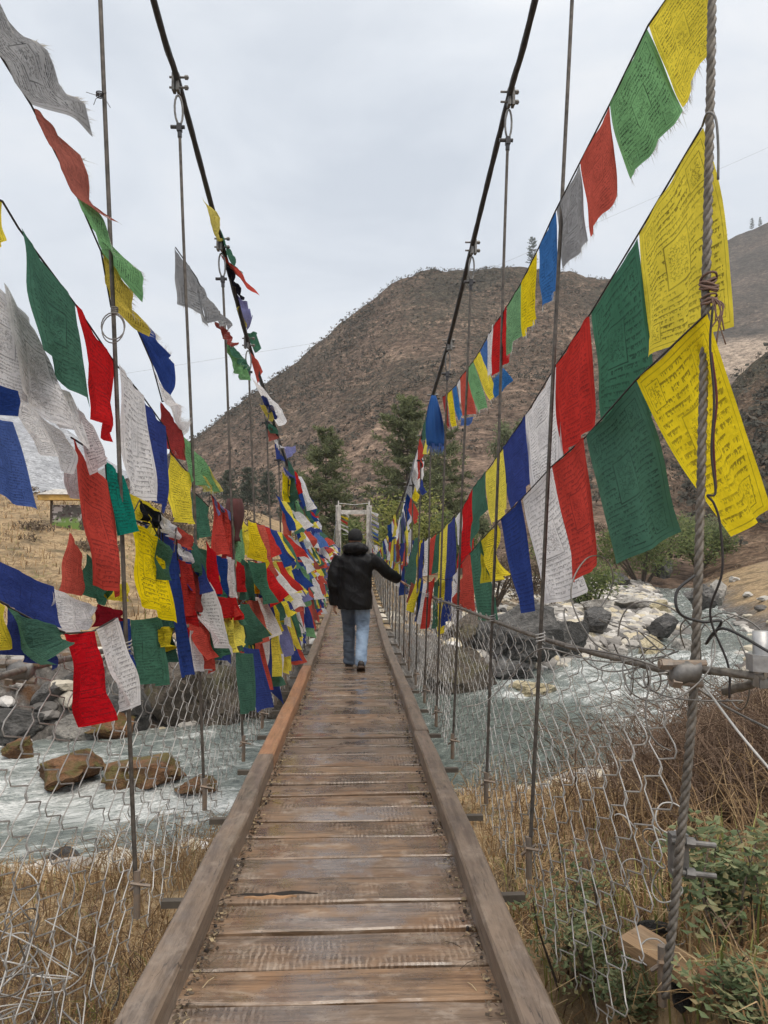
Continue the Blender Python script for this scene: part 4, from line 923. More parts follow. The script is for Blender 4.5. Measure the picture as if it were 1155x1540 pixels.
# dry grass on both banks
def m_straw():
    m, nt, out = mk('dry_grass'); r = isl(nt)
    col = ramp(nt, r, [(.0, (.10, .058, .032)), (.32, (.27, .165, .085)), (.62, (.48, .335, .18)), (.86, (.64, .50, .31)), (.95, (.17, .18, .06))])
    d = nd(nt, 'ShaderNodeBsdfDiffuse', {0: col}); t = nd(nt, 'ShaderNodeBsdfTranslucent', {0: col}); ms = nd(nt, 'ShaderNodeMixShader', {0: .3, 1: d.outputs[0], 2: t.outputs[0]}); nt.links.new(ms.outputs[0], out.inputs[0]); return m
M_STRAW = m_straw()
def grass(name, label, n, seed, box, lmin, lmax, wid, cond, lean=.7, mat=None, ang=.0):
    rng = np.random.default_rng(seed); mb = MB(); N = 0
    xs = rng.uniform(box[0], box[1], n*3); ys = box[2]+(box[3]-box[2])*rng.uniform(0, 1, n*3)**1.35; zs, es, ss, bs = groundz(xs, ys)
    cl = vn(xs*1.3, ys*1.3, seed)+vn(xs*4, ys*4, seed+3)*.6
    for x, y, z, e, s, c in zip(xs, ys, zs, es, ss, cl):
        if N >= n: break
        if not cond(x, y, e, s) or rng.uniform() > .55+c*1.1: continue
        N += 1; l = rng.uniform(lmin, lmax)*(.7+.8*max(0, c)); a = rng.uniform(0, 6.283); le = rng.uniform(.15, 1)*lean; d = Vector((math.cos(a), math.sin(a), 0)); sd = Vector((-math.sin(a), math.cos(a), 0))*wid*(1+.02*y)
        p = Vector((x, y, z-.02)); up = Vector((0, 0, 1)); q = p+d*(l*le*.45)+up*(l*(1-le*.35)*.62); t = p+d*(l*le*1.15)+up*(l*(1-le*.75))
        mb.tri(p-sd, p+sd, q+sd*.8, q-sd*.8); mb.v += []; b = len(mb.v); mb.v.append(tuple(t)); mb.f.append((b-1, b-2, b)); mb.uv += [(0, 0)]*3
    o = mb.build(name, mat or M_STRAW); struct(o, 'stuff'); o['label'] = label; return o
grass('dry_grass', 'straw coloured dry grass on the near bank', 21000, 5, (-6, 6.5, 1.4, 12.5), .12, .42, .0035, lambda x, y, e, s: e > .35 and s < 0 and not (abs(x-CX) < .75 and y < 5), .95)
grass('dry_grass', 'matted dry grass close to the bridge head', 13000, 15, (-3.4, 3.6, 1.7, 5.5), .10, .30, .0028, lambda x, y, e, s: s < 0 and abs(x-CX) > .72, 1.5)
grass('dry_grass', 'straw coloured dry grass on the far slope', 9000, 6, (-26, 4, 18, 48), .25, .6, .009, lambda x, y, e, s: e > 1.2 and s > 0, .9)
grass('green_grass', 'sparse green grass blades near the leafy shrubs', 1100, 7, (.8, 3.2, 2.2, 5), .2, .55, .0035, lambda x, y, e, s: e > .3 and s < 0, .5, m_leaf('green_grass_blades', [(.10, .13, .03), (.22, .24, .07), (.36, .34, .12)], .7, .3))
# bare brown bramble thicket on the near bank by the rope post
M_TWIG = m_leaf('bare_twigs', [(.075, .048, .034), (.15, .10, .07), (.25, .18, .13)], .9, 0)
M_TWIGS = m_leaf('straw_stems', [(.16, .10, .055), (.26, .17, .09), (.40, .29, .16)], .9, 0)
def thicket(name, label, n, seed, spots, hmin, hmax, r, mat, br=5):
    rng = random.Random(seed); mb = MB()
    for k in range(n):
        cx, cy, sx, sy = rng.choice(spots); x = rng.gauss(cx, sx); y = rng.gauss(cy, sy); z, e, s, b = groundz(np.array([x]), np.array([y])); z = z[0]
        if e[0] < .1 or (abs(x) < .85 and y < 6): continue
        h = rng.uniform(hmin, hmax); a = rng.uniform(0, 6.28); d = Vector((math.cos(a), math.sin(a), 0))*rng.uniform(.1, .7); p = Vector((x, y, z))
        pts = [p+d*(h*t*t*.9)+Vector((rng.gauss(0, .02), rng.gauss(0, .02), h*t*(1-.25*t))) for t in (0, .3, .55, .8, 1)]
        mb.tube(pts, [r*(1+.06*y)*q for q in (1, .85, .65, .45, .25)], 3, False)
        for q in range(br):
            i = rng.randint(1, 3); s0 = pts[i]; v = (d*.8+Vector((rng.gauss(0, .6), rng.gauss(0, .6), rng.gauss(.35, .4)))).normalized()*h*rng.uniform(.15, .42)
            mb.tube([s0, s0+v*.5+Vector((0, 0, .02)), s0+v+Vector((rng.gauss(0, .05), 0, -.03))], [r*(1+.06*y)*.5, r*(1+.06*y)*.4, r*(1+.06*y)*.25], 3, False)
    o = mb.build(name, mat); struct(o, 'stuff'); o['label'] = label; return o
thicket('bramble_thicket', 'bare brown bramble thicket on the bank by the rope post', 1700, 3, [(3.5, 6.4, .7, .8), (4.9, 8.0, 1.1, 1.2), (3.0, 5.6, .5, .6), (6.3, 9, 1.2, 1.4)], .7, 1.55, .0036, M_TWIG, 6)
thicket('dry_stems', 'dry reddish stems along the near bank edge', 420, 4, [(1.7, 7.5, .6, 1.4), (2.2, 5.2, .5, .9), (-2.2, 7.0, .7, 1.6), (-1.5, 5.2, .4, .9)], .3, .8, .004, M_TWIGS, 4)
thicket('dry_stems', 'dead brown stems around the wire tangles', 420, 24, [(-1.6, 3.6, .5, .7), (-2.4, 4.8, .7, .9), (1.3, 3.6, .3, .6), (1.6, 4.6, .5, .7)], .18, .5, .003, M_TWIG, 5)
thicket('dry_stems', 'tall straw stems behind the rope post', 260, 14, [(2.2, 3.9, .5, .5), (2.7, 4.6, .6, .6)], .5, 1.0, .003, M_TWIGS, 2)
def shrub(label, p, h, w, n, seed, leaf=.028):
    rng = random.Random(seed); e = empty('leafy_shrub', p); tag(e, label, 'shrub', 'leafy shrubs on the near bank'); st = MB(); lf = MB()
    for k in range(n):
        a = rng.uniform(0, 6.283); r = rng.uniform(.1, 1)*w*.5; hh_ = h*rng.uniform(.55, 1.05); b = Vector((math.cos(a)*r*.35, math.sin(a)*r*.35, -.05)); t = Vector((math.cos(a)*r+rng.gauss(0, .03), math.sin(a)*r, hh_))
        pts = catmull([b, b.lerp(t, .5)+Vector((rng.gauss(0, .04), rng.gauss(0, .04), .03)), t], 4); st.tube(pts, [.006*(1-q/len(pts)*.7) for q in range(len(pts))], 4, False)
        for q in range(15):
            f = rng.uniform(.28, 1.0); i = min(len(pts)-2, int(f*(len(pts)-1))); c = pts[i].lerp(pts[i+1], rng.random()); d = Vector((rng.gauss(0, 1), rng.gauss(0, 1), rng.gauss(.1, .5))).normalized()
            for m_ in range(3):
                c2 = c+d*(.03+.035*m_); sd = d.cross(Vector((rng.gauss(0, .3), rng.gauss(0, .3), 1))).normalized(); l = leaf*rng.uniform(.65, 1.2); u = d.cross(sd)*(.25*l)
                for sgn in (-1, 1):
                    v = (sd*sgn+d*.35).normalized(); q0 = c2; q2 = c2+v*l*1.7; w_ = d*l*.5
                    lf.tri(q0, c2+v*l*.7-w_+u, q2, c2+v*l*.7+w_+u)
    st.build('stems', M_BARK, e); lf.build('foliage', M_ROSE, e); return e
def onpx(x, y, dz=0):
    r = ray(x, y); t = 1.0
    for k in range(4000):
        p = r*t
        if p.z < gz(p.x, p.y): break
        t += .01
    return Vector((p.x, p.y, gz(p.x, p.y)+dz))
def onb(x, Y, dz=0): return Vector((x, Y, gz(x, Y)+dz))
shrub('tall leafy shrub with blue green leaves beside the curb beam', onpx(862, 1475), .50, .34, 9, 1, .021)
shrub('leafy shrub filling the gap between tall shrub and rope post', onpx(905, 1500), .26, .24, 5, 2, .02)
shrub('broad leafy shrub cut by the picture edge behind the rope post', onpx(1115, 1420), .36, .40, 9, 3, .024)
shrub('low sprig of leaves at the corner beside the pale lumber', onpx(1120, 1545), .16, .24, 6, 4, .02)
shrub('low sprig of leaves at the foot of the rope post', onpx(955, 1535), .16, .2, 5, 5, .02)
# lumber and slabs by the rope post
def slab(name, label, p, dims, rot, mat, group, cat='plank'):
    mb = MB(); rg = []
    for i in range(9):
        x = (i/8-.5)*dims[0]; a, b = dims[1]/2, dims[2]/2; j = .006*noise.noise(Vector((x*6, p[0]*9, 0)))
        rg.append([(x, -a+j, -b), (x, a+j, -b), (x, a+j, b), (x, -a+j, b)])
    mb.rings(rg); o = mb.build(name, mat); o.location = p; o.rotation_euler = rot; tag(o, label, cat, group); return o
slab('timber_plank', 'pale weathered plank lying on straw beside the rope post foot', onpx(1058, 1490, .03), (.52, .12, .035), (.02, .10, -.95), M_LUMBER, 'timbers dumped by the rope post')
slab('timber_plank', 'orange brown plank end at the picture corner', onpx(1165, 1505, .02), (.4, .08, .035), (.1, .05, -.25), M_CURBO, 'timbers dumped by the rope post')
def slate(lb, p, s, seed):
    me = rock_mesh(seed, 3, .15, 9); me.materials.append(M_ROCKD); o = link(bpy.data.objects.new('slate_slab', me)); o.location = p; o.scale = s; o.rotation_euler = (.2, .3, seed); tag(o, lb, 'stone slab', 'slate slabs by the rope post')
slate('dark flat slate propped against the pale plank', onpx(985, 1425, .06), (.085, .07, .03), 2); slate('dark rounded slab at the lower end of the pale plank', onpx(1030, 1520, .05), (.085, .06, .04), 4)
def stone(lb, p, s): me = rock_mesh(3, 3); me.materials.append(M_ROCKL); o = link(bpy.data.objects.new('stone', me)); o.location = p; o.scale = (s, s*.8, s*.7); tag(o, lb, 'stone')
stone('small pale stone lying in the straw below the wire tangle', onb(-1.66, 3.45, .03), .035)
for i, (x, y, s) in enumerate(((-4.0, 10.6, .5), (-3.2, 11.2, .35), (-4.9, 10.2, .45), (2.6, 12.4, .4), (3.3, 12.2, .3))):
    me = rock_mesh(i+2, 3); me.materials.append(M_ROCKD if x < 0 else M_ROCKY); o = link(bpy.data.objects.new('boulder', me)); o.location = onb(x, y, .05); o.scale = (s, s*.7, s*.55); o.rotation_euler = (0, 0, i)
    tag(o, ['dark stone at the near water edge below the chain link', 'small dark stone at the near water edge', 'dark stone at the near water edge by the picture side', 'cream stone at the near water edge below calm water', 'small cream stone at the near water edge by the bramble'][i], 'boulder', 'stones at the near water edge')
# ------------------------------------------------------------ roofed notice board
nb = empty('notice_board', atY(97, 858, 37)); tag(nb, 'roofed notice board with a picture panel on the straw slope', 'notice board')
k = 37/1157
def m_panel():
    m, nt, out = mk('printed_panel'); v = coords(nt); z = nd(nt, 'ShaderNodeSeparateXYZ', {0: v}).outputs[2]
    n = nz(nt, v, 2.6, 3, .6); n2 = nz(nt, v, 6, 3, .6)
    c = mix(nt, thr(nt, z, 2.40, 2.55), (.17, .28, .06), (.10, .09, .075)); c = mix(nt, ma(nt, 'MULTIPLY', thr(nt, n, .50, .56), thr(nt, z, 2.25, 2.4)), c, (.50, .44, .42)); c = mix(nt, thr(nt, n2, .55, .62), c, (.06, .03, .03))
    pbsdf(nt, out, c, .4); return m
mb = MB(); mb.box((.1, -.03, 2.50), (47*k, .03, 38*k)); mb.build('picture_panel', m_panel(), nb)
mb = MB()
for s in (-1, 1): mb.box((s*23*k+.1, 0, 1.75), (.10, .10, 3.4))
mb.build('post', M_BARK, nb)
mb = MB(); mb.rings([[(-34*k, -.5, 3.32), (36*k, -.5, 3.32), (36*k, .5, 3.32), (-34*k, .5, 3.32)], [(-34*k, -.5, 3.58), (36*k, -.5, 3.58), (36*k, .5, 3.58), (-34*k, .5, 3.58)]]); mb.build('eave', m_simple('ochre_eave', (.55, .34, .10), .8, 0, .3, 3), nb)
mb = MB(); mb.rings([[(-35*k, -.6, 3.583), (37*k, -.6, 3.583), (37*k, .6, 3.583), (-35*k, .6, 3.583)], [(-15*k, -.1, 3.85), (16*k, -.1, 3.85), (16*k, .1, 3.85), (-15*k, .1, 3.85)]]); mb.build('roof', M_WHITEP, nb)
# ------------------------------------------------------------ prayer flags
ORD = ['first', 'second', 'third', 'fourth', 'fifth', 'sixth', 'seventh', 'eighth', 'ninth', 'tenth', 'eleventh', 'twelfth']
NF = [0]
def cloth(A, D, C, B, mat, seed, nu=9, nv=11, amp=.018, sag=.002, fringe=False, curl=.0):
    """one hanging cloth: A, D are its tied corners, C, B the loose ones"""
    rng = random.Random(seed); A, D, C, B = Vector(A), Vector(D), Vector(C), Vector(B)
    n = ((D-A)+(C-B)).cross((B-A)+(C-D)); n = n.normalized() if n.length > 1e-9 else Vector((1, 0, 0))
    L = max((D-A).length, (C-B).length); Hh = max((B-A).length, (C-D).length); a = amp*min(1, L/.3+.15)
    f1, f2, p1, p2 = rng.uniform(1.0, 2.3), rng.uniform(2.5, 4.5), rng.uniform(0, 6.3), rng.uniform(0, 6.3); P = []; sk = rng.uniform(-1, 1)
    dn = (B+C-A-D)*.5
    for i in range(nu):
        u = i/(nu-1); row = []
        for j in range(nv):
            v = j/(nv-1)
            top = A.lerp(D, u); bot = B.lerp(C, u); p = top.lerp(bot, v)
            e = math.sin(math.pi*u)
            p = p+Vector((0, 0, -sag*e*(1-v)*4*L))
            p = p+dn*(.030*e*v*sk)+(D-A)*(.035*math.sin(math.pi*v)*(.5-u)*2*-1)
            w = 1.35*a*((.25+1.0*v)*math.sin(6.283*f1*(u+.25*v*sk)+p1)+.28*(.4+.6*v)*math.sin(6.283*f2*(u-.3*v)+p2)+1.2*noise.noise(Vector((u*1.6, v*1.9, seed*1.37)))*(.4+v)+.30*math.sin(math.pi*u)*noise.noise(Vector((u*5, v*5, seed*2.1))))
            w += curl*v*v*v*Hh
            row.append(p+n*w)
        P.append(row)
    mb = MB(); mb.grid(P); o = mb.build('prayer_flag', mat, None, True)
    if fringe:
        fb = MB()
        for k in range(int(26+90*L)):
            u = rng.uniform(0, 1)*(nu-1.001); i = int(u); q = P[i][-1].lerp(P[i+1][-1], u-i); d = (P[i][-1]-P[i][-2]).normalized(); s = (D-A).normalized()
            l = rng.uniform(.012, .035)*(2.2 if rng.random() < .05 else 1); e = q+d*l+s*rng.gauss(0, .010)
            fb.tri(q-s*.0016, q+s*.0016, e)
        fb.build('fringe', M_FRINGE, o)
    return o
M_FRINGE = m_flag('cloth_fringe_threads', (.66, .66, .64), 0, trans=.4)
def pstring(desc, group, xr, Xr, items, side, rope=True, fringe=False, amp=.018, strlabel=None, res=(12, 14), widen=1):
    made = []; line = []
    for k, it in enumerate(items):
        col, A, D, C, B = it[:5]; opt = it[5] if len(it) > 5 else {}
        dX = opt.get('dx', 0)
        fa = lambda q: np.interp(q[0], xr, Xr)+dX
        a = atX(A[0], A[1], fa(A)); d = atX(D[0], D[1], fa(D))
        if d.y < a.y+.03: d = atY(D[0], D[1], a.y+.05)
        b = atY(B[0], B[1], a.y+opt.get('by', 0)); c = atY(C[0], C[1], d.y+opt.get('cy', 0))
        if widen != 1: b = a+(b-a)*widen; c = d+(c-d)*widen
        NF[0] += 1
        o = cloth(a, d, c, b, FM[col], NF[0], res[0], res[1], opt.get('amp', amp), .003, fringe, opt.get('curl', 0))
        made.append((o, col)); line += [a, d]
    label_row(made, desc, group)
    if rope:
        line.sort(key=lambda p: p.y); pts = [line[0]]
        for p in line[1:]:
            if (p-pts[-1]).length > .05: pts.append(p)
        mb = MB(); mb.tube(pts, .0035, 5); o = mb.build('flag_string', M_CORD, None, True); tag(o, strlabel or 'dark cord carrying the '+group, 'cord', None)
    return made
def label_row(made, desc, group):
    cnt = {}
    for o, c in made: cnt[c] = cnt.get(c, 0)+1
    k = {}
    for o, c in made:
        k[c] = k.get(c, 0)+1; nm = FC[c][1]
        lab = f"{nm} flag, {'the only one' if cnt[c] == 1 else ORD[min(k[c], 12)-1]+' '+nm.split()[-1]+' flag'} counting away from camera {desc}"
        if cnt[c] == 1: lab = f"only {nm} flag {desc}"
        else: lab = f"{ORD[min(k[c], 12)-1]} {nm} flag {desc} from near end"
        tag(o, lab, 'prayer flag', group)

# gravel bar side ---------------------------------------------------------------
pstring('on the topmost string beside the rope post', 'flags of the topmost string beside the rope post', [655, 976, 1072], [.815, .985, 1.03], [
 ('Y', (1045, -62), (975, 38), (1026, 162), (1070, 66)), ('g', (974, 44), (918, 155), (945, 270), (1027, 166)), ('R', (917, 160), (873, 243), (886, 357), (929, 287)),
 ('K', (872, 248), (836, 316), (848, 404), (886, 362)), ('b', (835, 318), (810, 373), (813, 466), (838, 436)), ('Y', (808, 378), (784, 425), (787, 507), (807, 480)),
 ('g', (783, 424), (763, 460), (763, 535), (785, 500)), ('R', (762, 459), (743, 490), (742, 566), (763, 545)), ('W', (742, 487), (732, 508), (737, 565), (742, 560)),
 ('b', (732, 510), (722, 527), (737, 563), (741, 545)), ('Y', (721, 529), (712, 543), (737, 604), (747, 588)), ('g', (711, 543), (701, 557), (716, 621), (735, 613)),
 ('R', (700, 558), (692, 568), (693, 626), (716, 623)), ('W', (691, 568), (687, 578), (692, 606), (694, 600)), ('b', (686, 580), (680, 585), (689, 633), (694, 622)), ('Y', (679, 585), (672, 593), (678, 643), (688, 640)), ('r', (671, 592), (665, 597), (673, 645), (676, 640))],
 1, True, True, .007, 'cord of the topmost flag string climbing to the rope post')
pstring('fluttering under the topmost string', 'loose blue flags under the topmost string', [690, 770], [.86, .90], [
 ('b', (742, 570), (757, 553), (769, 574), (746, 598)), ('b', (694, 629), (712, 627), (708, 640), (694, 640))], 1, False)
pstring('on the upper big string under the hook', 'flags of the upper big string', [628, 700, 958, 1055], [.78, .90, 1.0, 1.05], [
 ('Y', (1055, 192), (960, 352), (980, 537), (1116, 490), {'curl': .05}), ('G', (958, 358), (889, 470), (900, 632), (984, 640)), ('R', (886, 473), (837, 548), (846, 692), (890, 642)), ('W', (836, 552), (791, 624), (805, 742), (844, 702)),
 ('B', (790, 624), (758, 672), (766, 775), (803, 722)), ('Y', (757, 672), (731, 710), (738, 790), (763, 765)), ('G', (730, 708), (712, 733), (708, 832), (728, 765)), ('R', (711, 735), (695, 766), (690, 860), (708, 842)),
 ('W', (694, 766), (684, 780), (690, 822), (698, 812)), ('B', (684, 776), (673, 791), (668, 902), (682, 870)), ('Y', (673, 787), (661, 803), (659, 884), (673, 876)), ('G', (661, 800), (656, 807), (652, 865), (662, 858)),
 ('R', (656, 802), (647, 811), (645, 866), (657, 862)), ('W', (647, 807), (638, 815), (637, 866), (646, 864)), ('B', (638, 811), (633, 818), (627, 884), (636, 870)), ('Y', (634, 811), (630, 816), (628, 852), (636, 848)), ('G', (630, 807), (625, 809), (606, 868), (626, 879))],
 1, True, False, .011, 'cord of the upper big flag string sagging to the man')
pstring('on the lower big string', 'flags of the lower big string', [620, 700, 956, 1062], [.74, .845, .955, 1.0], [
 ('Y', (1062, 472), (956, 572), (1076, 816), (1139, 772), {'curl': -.06}), ('G', (955, 576), (882, 656), (921, 850), (1023, 800)), ('R', (880, 656), (829, 702), (872, 874), (911, 846), {'curl': .05}), ('W', (828, 705), (785, 750), (820, 908), (888, 886)),
 ('B', (784, 750), (752, 782), (780, 922), (809, 918)), ('Y', (749, 785), (722, 812), (736, 876), (749, 864), {'amp': .035}), ('G', (724, 812), (707, 832), (722, 932), (756, 936)), ('R', (706, 832), (688, 880), (684, 912), (707, 922), {'amp': .03}),
 ('W', (690, 852), (681, 868), (683, 942), (693, 930)), ('B', (680, 862), (670, 872), (664, 945), (677, 930)), ('Y', (670, 872), (659, 882), (656, 958), (667, 950)), ('G', (660, 870), (653, 876), (649, 945), (660, 942)),
 ('R', (654, 868), (644, 876), (634, 946), (646, 944)), ('W', (645, 872), (637, 878), (631, 938), (640, 942)), ('B', (637, 872), (631, 876), (626, 935), (634, 938)), ('Y', (633, 868), (627, 873), (613, 918), (624, 921)), ('r', (625, 872), (620, 874), (612, 905), (620, 908))],
 1, True, False, .011, 'cord of the lower big flag string')
pstring('hung on the main cable below the scarf', 'flags on the main cable below the blue scarf', [575, 600, 645], [.70, .72, .75], [
 ('Y', (646, 610), (641, 626), (640, 683), (646, 679)), ('G', (641, 622), (637, 640), (636, 662), (641, 660)), ('R', (632, 656), (628, 676), (629, 722), (636, 684)), ('W', (628, 676), (617, 722), (627, 748), (640, 694)), ('K', (622, 690), (611, 740), (620, 756), (632, 706)),
 ('B', (634, 720), (631, 735), (637, 745), (640, 738)), ('Y', (624, 732), (619, 750), (627, 756), (631, 745)), ('B', (612, 742), (607, 765), (614, 788), (620, 760)), ('R', (618, 748), (614, 766), (624, 788), (629, 775)), ('W', (608, 752), (603, 778), (613, 800), (620, 782)), ('G', (605, 765), (600, 792), (604, 830), (611, 800)),
 ('W', (602, 775), (596, 800), (599, 832), (606, 812)), ('V', (607, 768), (603, 785), (609, 822), (614, 800)), ('Y', (612, 790), (609, 800), (613, 838), (617, 820)), ('W', (617, 795), (614, 803), (616, 835), (621, 825)), ('r', (600, 800), (595, 820), (596, 850), (602, 840))], 1, False, False, .012)

# mossy rock side ---------------------------------------------------------------
pstring('on the topmost string of the mossy rock side', 'flags of the topmost string opposite the rope post', [-50, 50, 322], [-1.10, -1.06, -.93], [
 ('K', (-50, 2), (47, 158), (148, 187), (10, 16), {'curl': .04}), ('r', (50, 163), (114, 297), (173, 341), (90, 194)), ('g', (113, 288), (155, 382), (217, 453), (168, 345)), ('y', (152, 378), (167, 462), (221, 508), (190, 434)), ('B', (198, 476), (254, 600), (263, 548), (224, 490)),
 ('W', (228, 545), (275, 655), (283, 641), (256, 597)), ('r', (244, 604), (272, 645), (274, 693), (244, 668)), ('g', (273, 650), (314, 702), (329, 743), (288, 724)), ('y', (288, 722), (314, 700), (329, 742), (300, 738))], -1, True, True, .015)
pstring('on the second string of the mossy rock side', 'flags of the second string opposite the rope post', [-30, 112, 352], [-1.04, -1.0, -.89], [
 ('Y', (-30, 288), (4, 303), (9, 362), (-20, 380)), ('G', (28, 343), (112, 456), (133, 615), (50, 528)), ('R', (114, 457), (173, 546), (172, 665), (135, 612)), ('W', (177, 547), (214, 595), (230, 755), (187, 740)), ('B', (217, 600), (247, 641), (256, 772), (229, 748)), ('Y', (257, 680), (287, 716), (297, 788), (256, 778)),
 ('G', (290, 738), (314, 762), (321, 806), (296, 812)), ('R', (316, 742), (340, 768), (344, 836), (322, 836)), ('V', (318, 744), (350, 775), (346, 790), (324, 772)), ('r', (336, 770), (354, 790), (356, 842), (340, 838)), ('g', (350, 780), (366, 800), (372, 850), (354, 846)), ('Y', (361, 775), (376, 796), (380, 836), (364, 832))], -1, True, False, .016)
pstring('in the pale bunch at the picture edge', 'pale flags bunched at the picture edge', [-40, 165], [-1.13, -.98], [
 ('W', (-40, 388), (44, 478), (43, 612), (-30, 562)), ('W', (5, 425), (60, 510), (139, 676), (28, 590)), ('W', (38, 545), (104, 590), (139, 675), (40, 600), {'dx': .03}), ('W', (28, 596), (100, 655), (113, 713), (52, 672), {'dx': .05}), ('P', (116, 610), (141, 642), (165, 688), (138, 714), {'dx': .05}),
 ('P', (96, 690), (124, 700), (126, 752), (98, 745)), ('W', (138, 712), (160, 702), (168, 744), (150, 730)), ('B', (-20, 572), (28, 588), (22, 626), (-20, 622), {'dx': .06}), ('M', (-25, 622), (18, 635), (53, 768), (-20, 738), {'dx': .08})], -1, False, False, .012)
pstring('bunched round the first hanger rod', 'flags bunched round the first hanger rod', [100, 300], [-.97, -.86], [
 ('R', (107, 658), (161, 728), (187, 897), (134, 873)), ('T', (158, 690), (183, 716), (202, 800), (178, 806)), ('Y', (193, 738), (243, 768), (238, 806), (197, 776)), ('N', (210, 752), (242, 772), (236, 796), (212, 782), {'dx': .02}), ('Y', (197, 778), (240, 812), (259, 938), (199, 902)), ('W', (239, 770), (267, 793), (262, 811), (238, 795), {'dx': .02}),
 ('R', (265, 790), (291, 807), (285, 828), (262, 812), {'dx': .02}), ('G', (238, 806), (262, 830), (250, 872), (240, 872), {'dx': .03}), ('B', (246, 838), (267, 842), (291, 1015), (266, 1021))], -1, True, False, .016)
pstring('bunched between the first two hanger rods', 'flags bunched between the first two hanger rods', [262, 400], [-.90, -.82], [
 ('W', (265, 815), (288, 833), (287, 848), (266, 836), {'dx': .02}), ('R', (266, 838), (290, 850), (290, 926), (278, 926)), ('G', (286, 806), (308, 838), (306, 882), (290, 850)), ('D', (290, 850), (306, 878), (300, 922), (291, 916)), ('R', (308, 812), (325, 832), (325, 894), (308, 890)), ('B', (328, 836), (341, 841), (342, 898), (328, 895)), ('W', (341, 836), (355, 843), (356, 901), (342, 895)),
 ('R', (355, 840), (366, 851), (366, 890), (356, 890)), ('G', (364, 840), (377, 848), (380, 908), (362, 902)), ('Y', (377, 846), (388, 851), (390, 892), (378, 893)), ('V', (384, 850), (392, 856), (396, 890), (386, 890)), ('g', (390, 845), (402, 852), (408, 900), (394, 885)), ('R', (327, 897), (356, 898), (365, 932), (331, 930), {'dx': .03}), ('Y', (400, 890), (405, 893), (407, 904), (401, 904))], -1, False, False, .014)
pstring('along the rail cable above the chain link', 'flags along the rail cable above the chain link', [0, 300], [-1.02, -.86], [
 ('B', (2, 845), (81, 882), (78, 943), (-10, 905)), ('W', (81, 884), (146, 913), (142, 946), (83, 952)), ('D', (146, 908), (186, 918), (188, 930), (144, 945)), ('R', (104, 800), (128, 838), (120, 896), (92, 890)), ('G', (130, 832), (165, 880), (163, 912), (120, 892)), ('Y', (163, 885), (190, 876), (186, 905), (164, 902)),
 ('B', (176, 928), (195, 931), (200, 1012), (190, 1006)), ('G', (193, 932), (240, 927), (264, 1028), (204, 1026), {'curl': .08}), ('Y', (227, 941), (262, 944), (262, 982), (240, 968), {'amp': .03}), ('W', (286, 948), (302, 948), (307, 1010), (284, 1010)), ('R', (301, 938), (314, 940), (322, 1012), (310, 1000)), ('R', (0, 968), (28, 966), (26, 978), (-4, 984))], -1, False, False, .018)
pstring('on the front string crossing the chain link', 'flags of the front string crossing the chain link', [-25, 205], [-.96, -.88], [
 ('Y', (-30, 888), (11, 912), (2, 975), (-28, 990)), ('B', (14, 914), (60, 938), (84, 1007), (14, 982)), ('G', (12, 911), (97, 951), (84, 972), (70, 1006), {'dx': .02}), ('R', (95, 953), (139, 950), (171, 1084), (128, 1087)), ('W', (141, 948), (174, 930), (203, 1062), (176, 1067))], -1, True, False, .02)
pstring('caught at the chain link rail past the hanger rods', 'flags caught at the chain link rail', [300, 420], [-.85, -.80], [
 ('G', (316, 932), (331, 925), (351, 983), (318, 998), {'curl': .1}), ('Y', (329, 924), (346, 930), (354, 982), (338, 970), {'amp': .03}), ('R', (362, 906), (396, 903), (397, 985), (364, 982), {'dx': -.04}), ('Y', (388, 948), (398, 950), (402, 1005), (390, 1006), {'dx': -.03}), ('W', (404, 955), (411, 957), (414, 1000), (405, 1000)), ('R', (410, 980), (416, 980), (415, 1000), (408, 1002)), ('Y', (424, 945), (430, 946), (432, 990), (426, 988)), ('B', (412, 905), (418, 908), (418, 945), (411, 945)), ('g', (421, 895), (427, 896), (428, 918), (422, 918))], -1, False, False, .014)
pstring('on the grey string leaving the second hanger', 'flags of the grey string leaving the second hanger', [262, 375], [-1.02, -.90], [
 ('K', (264, 372), (297, 420), (320, 490), (275, 455)), ('K', (296, 418), (330, 468), (347, 495), (316, 482)), ('r', (322, 483), (344, 510), (353, 522), (334, 500)), ('G', (342, 512), (372, 546), (373, 562), (358, 538)), ('g', (343, 515), (366, 545), (376, 574), (346, 556))], -1, True, True, .02)
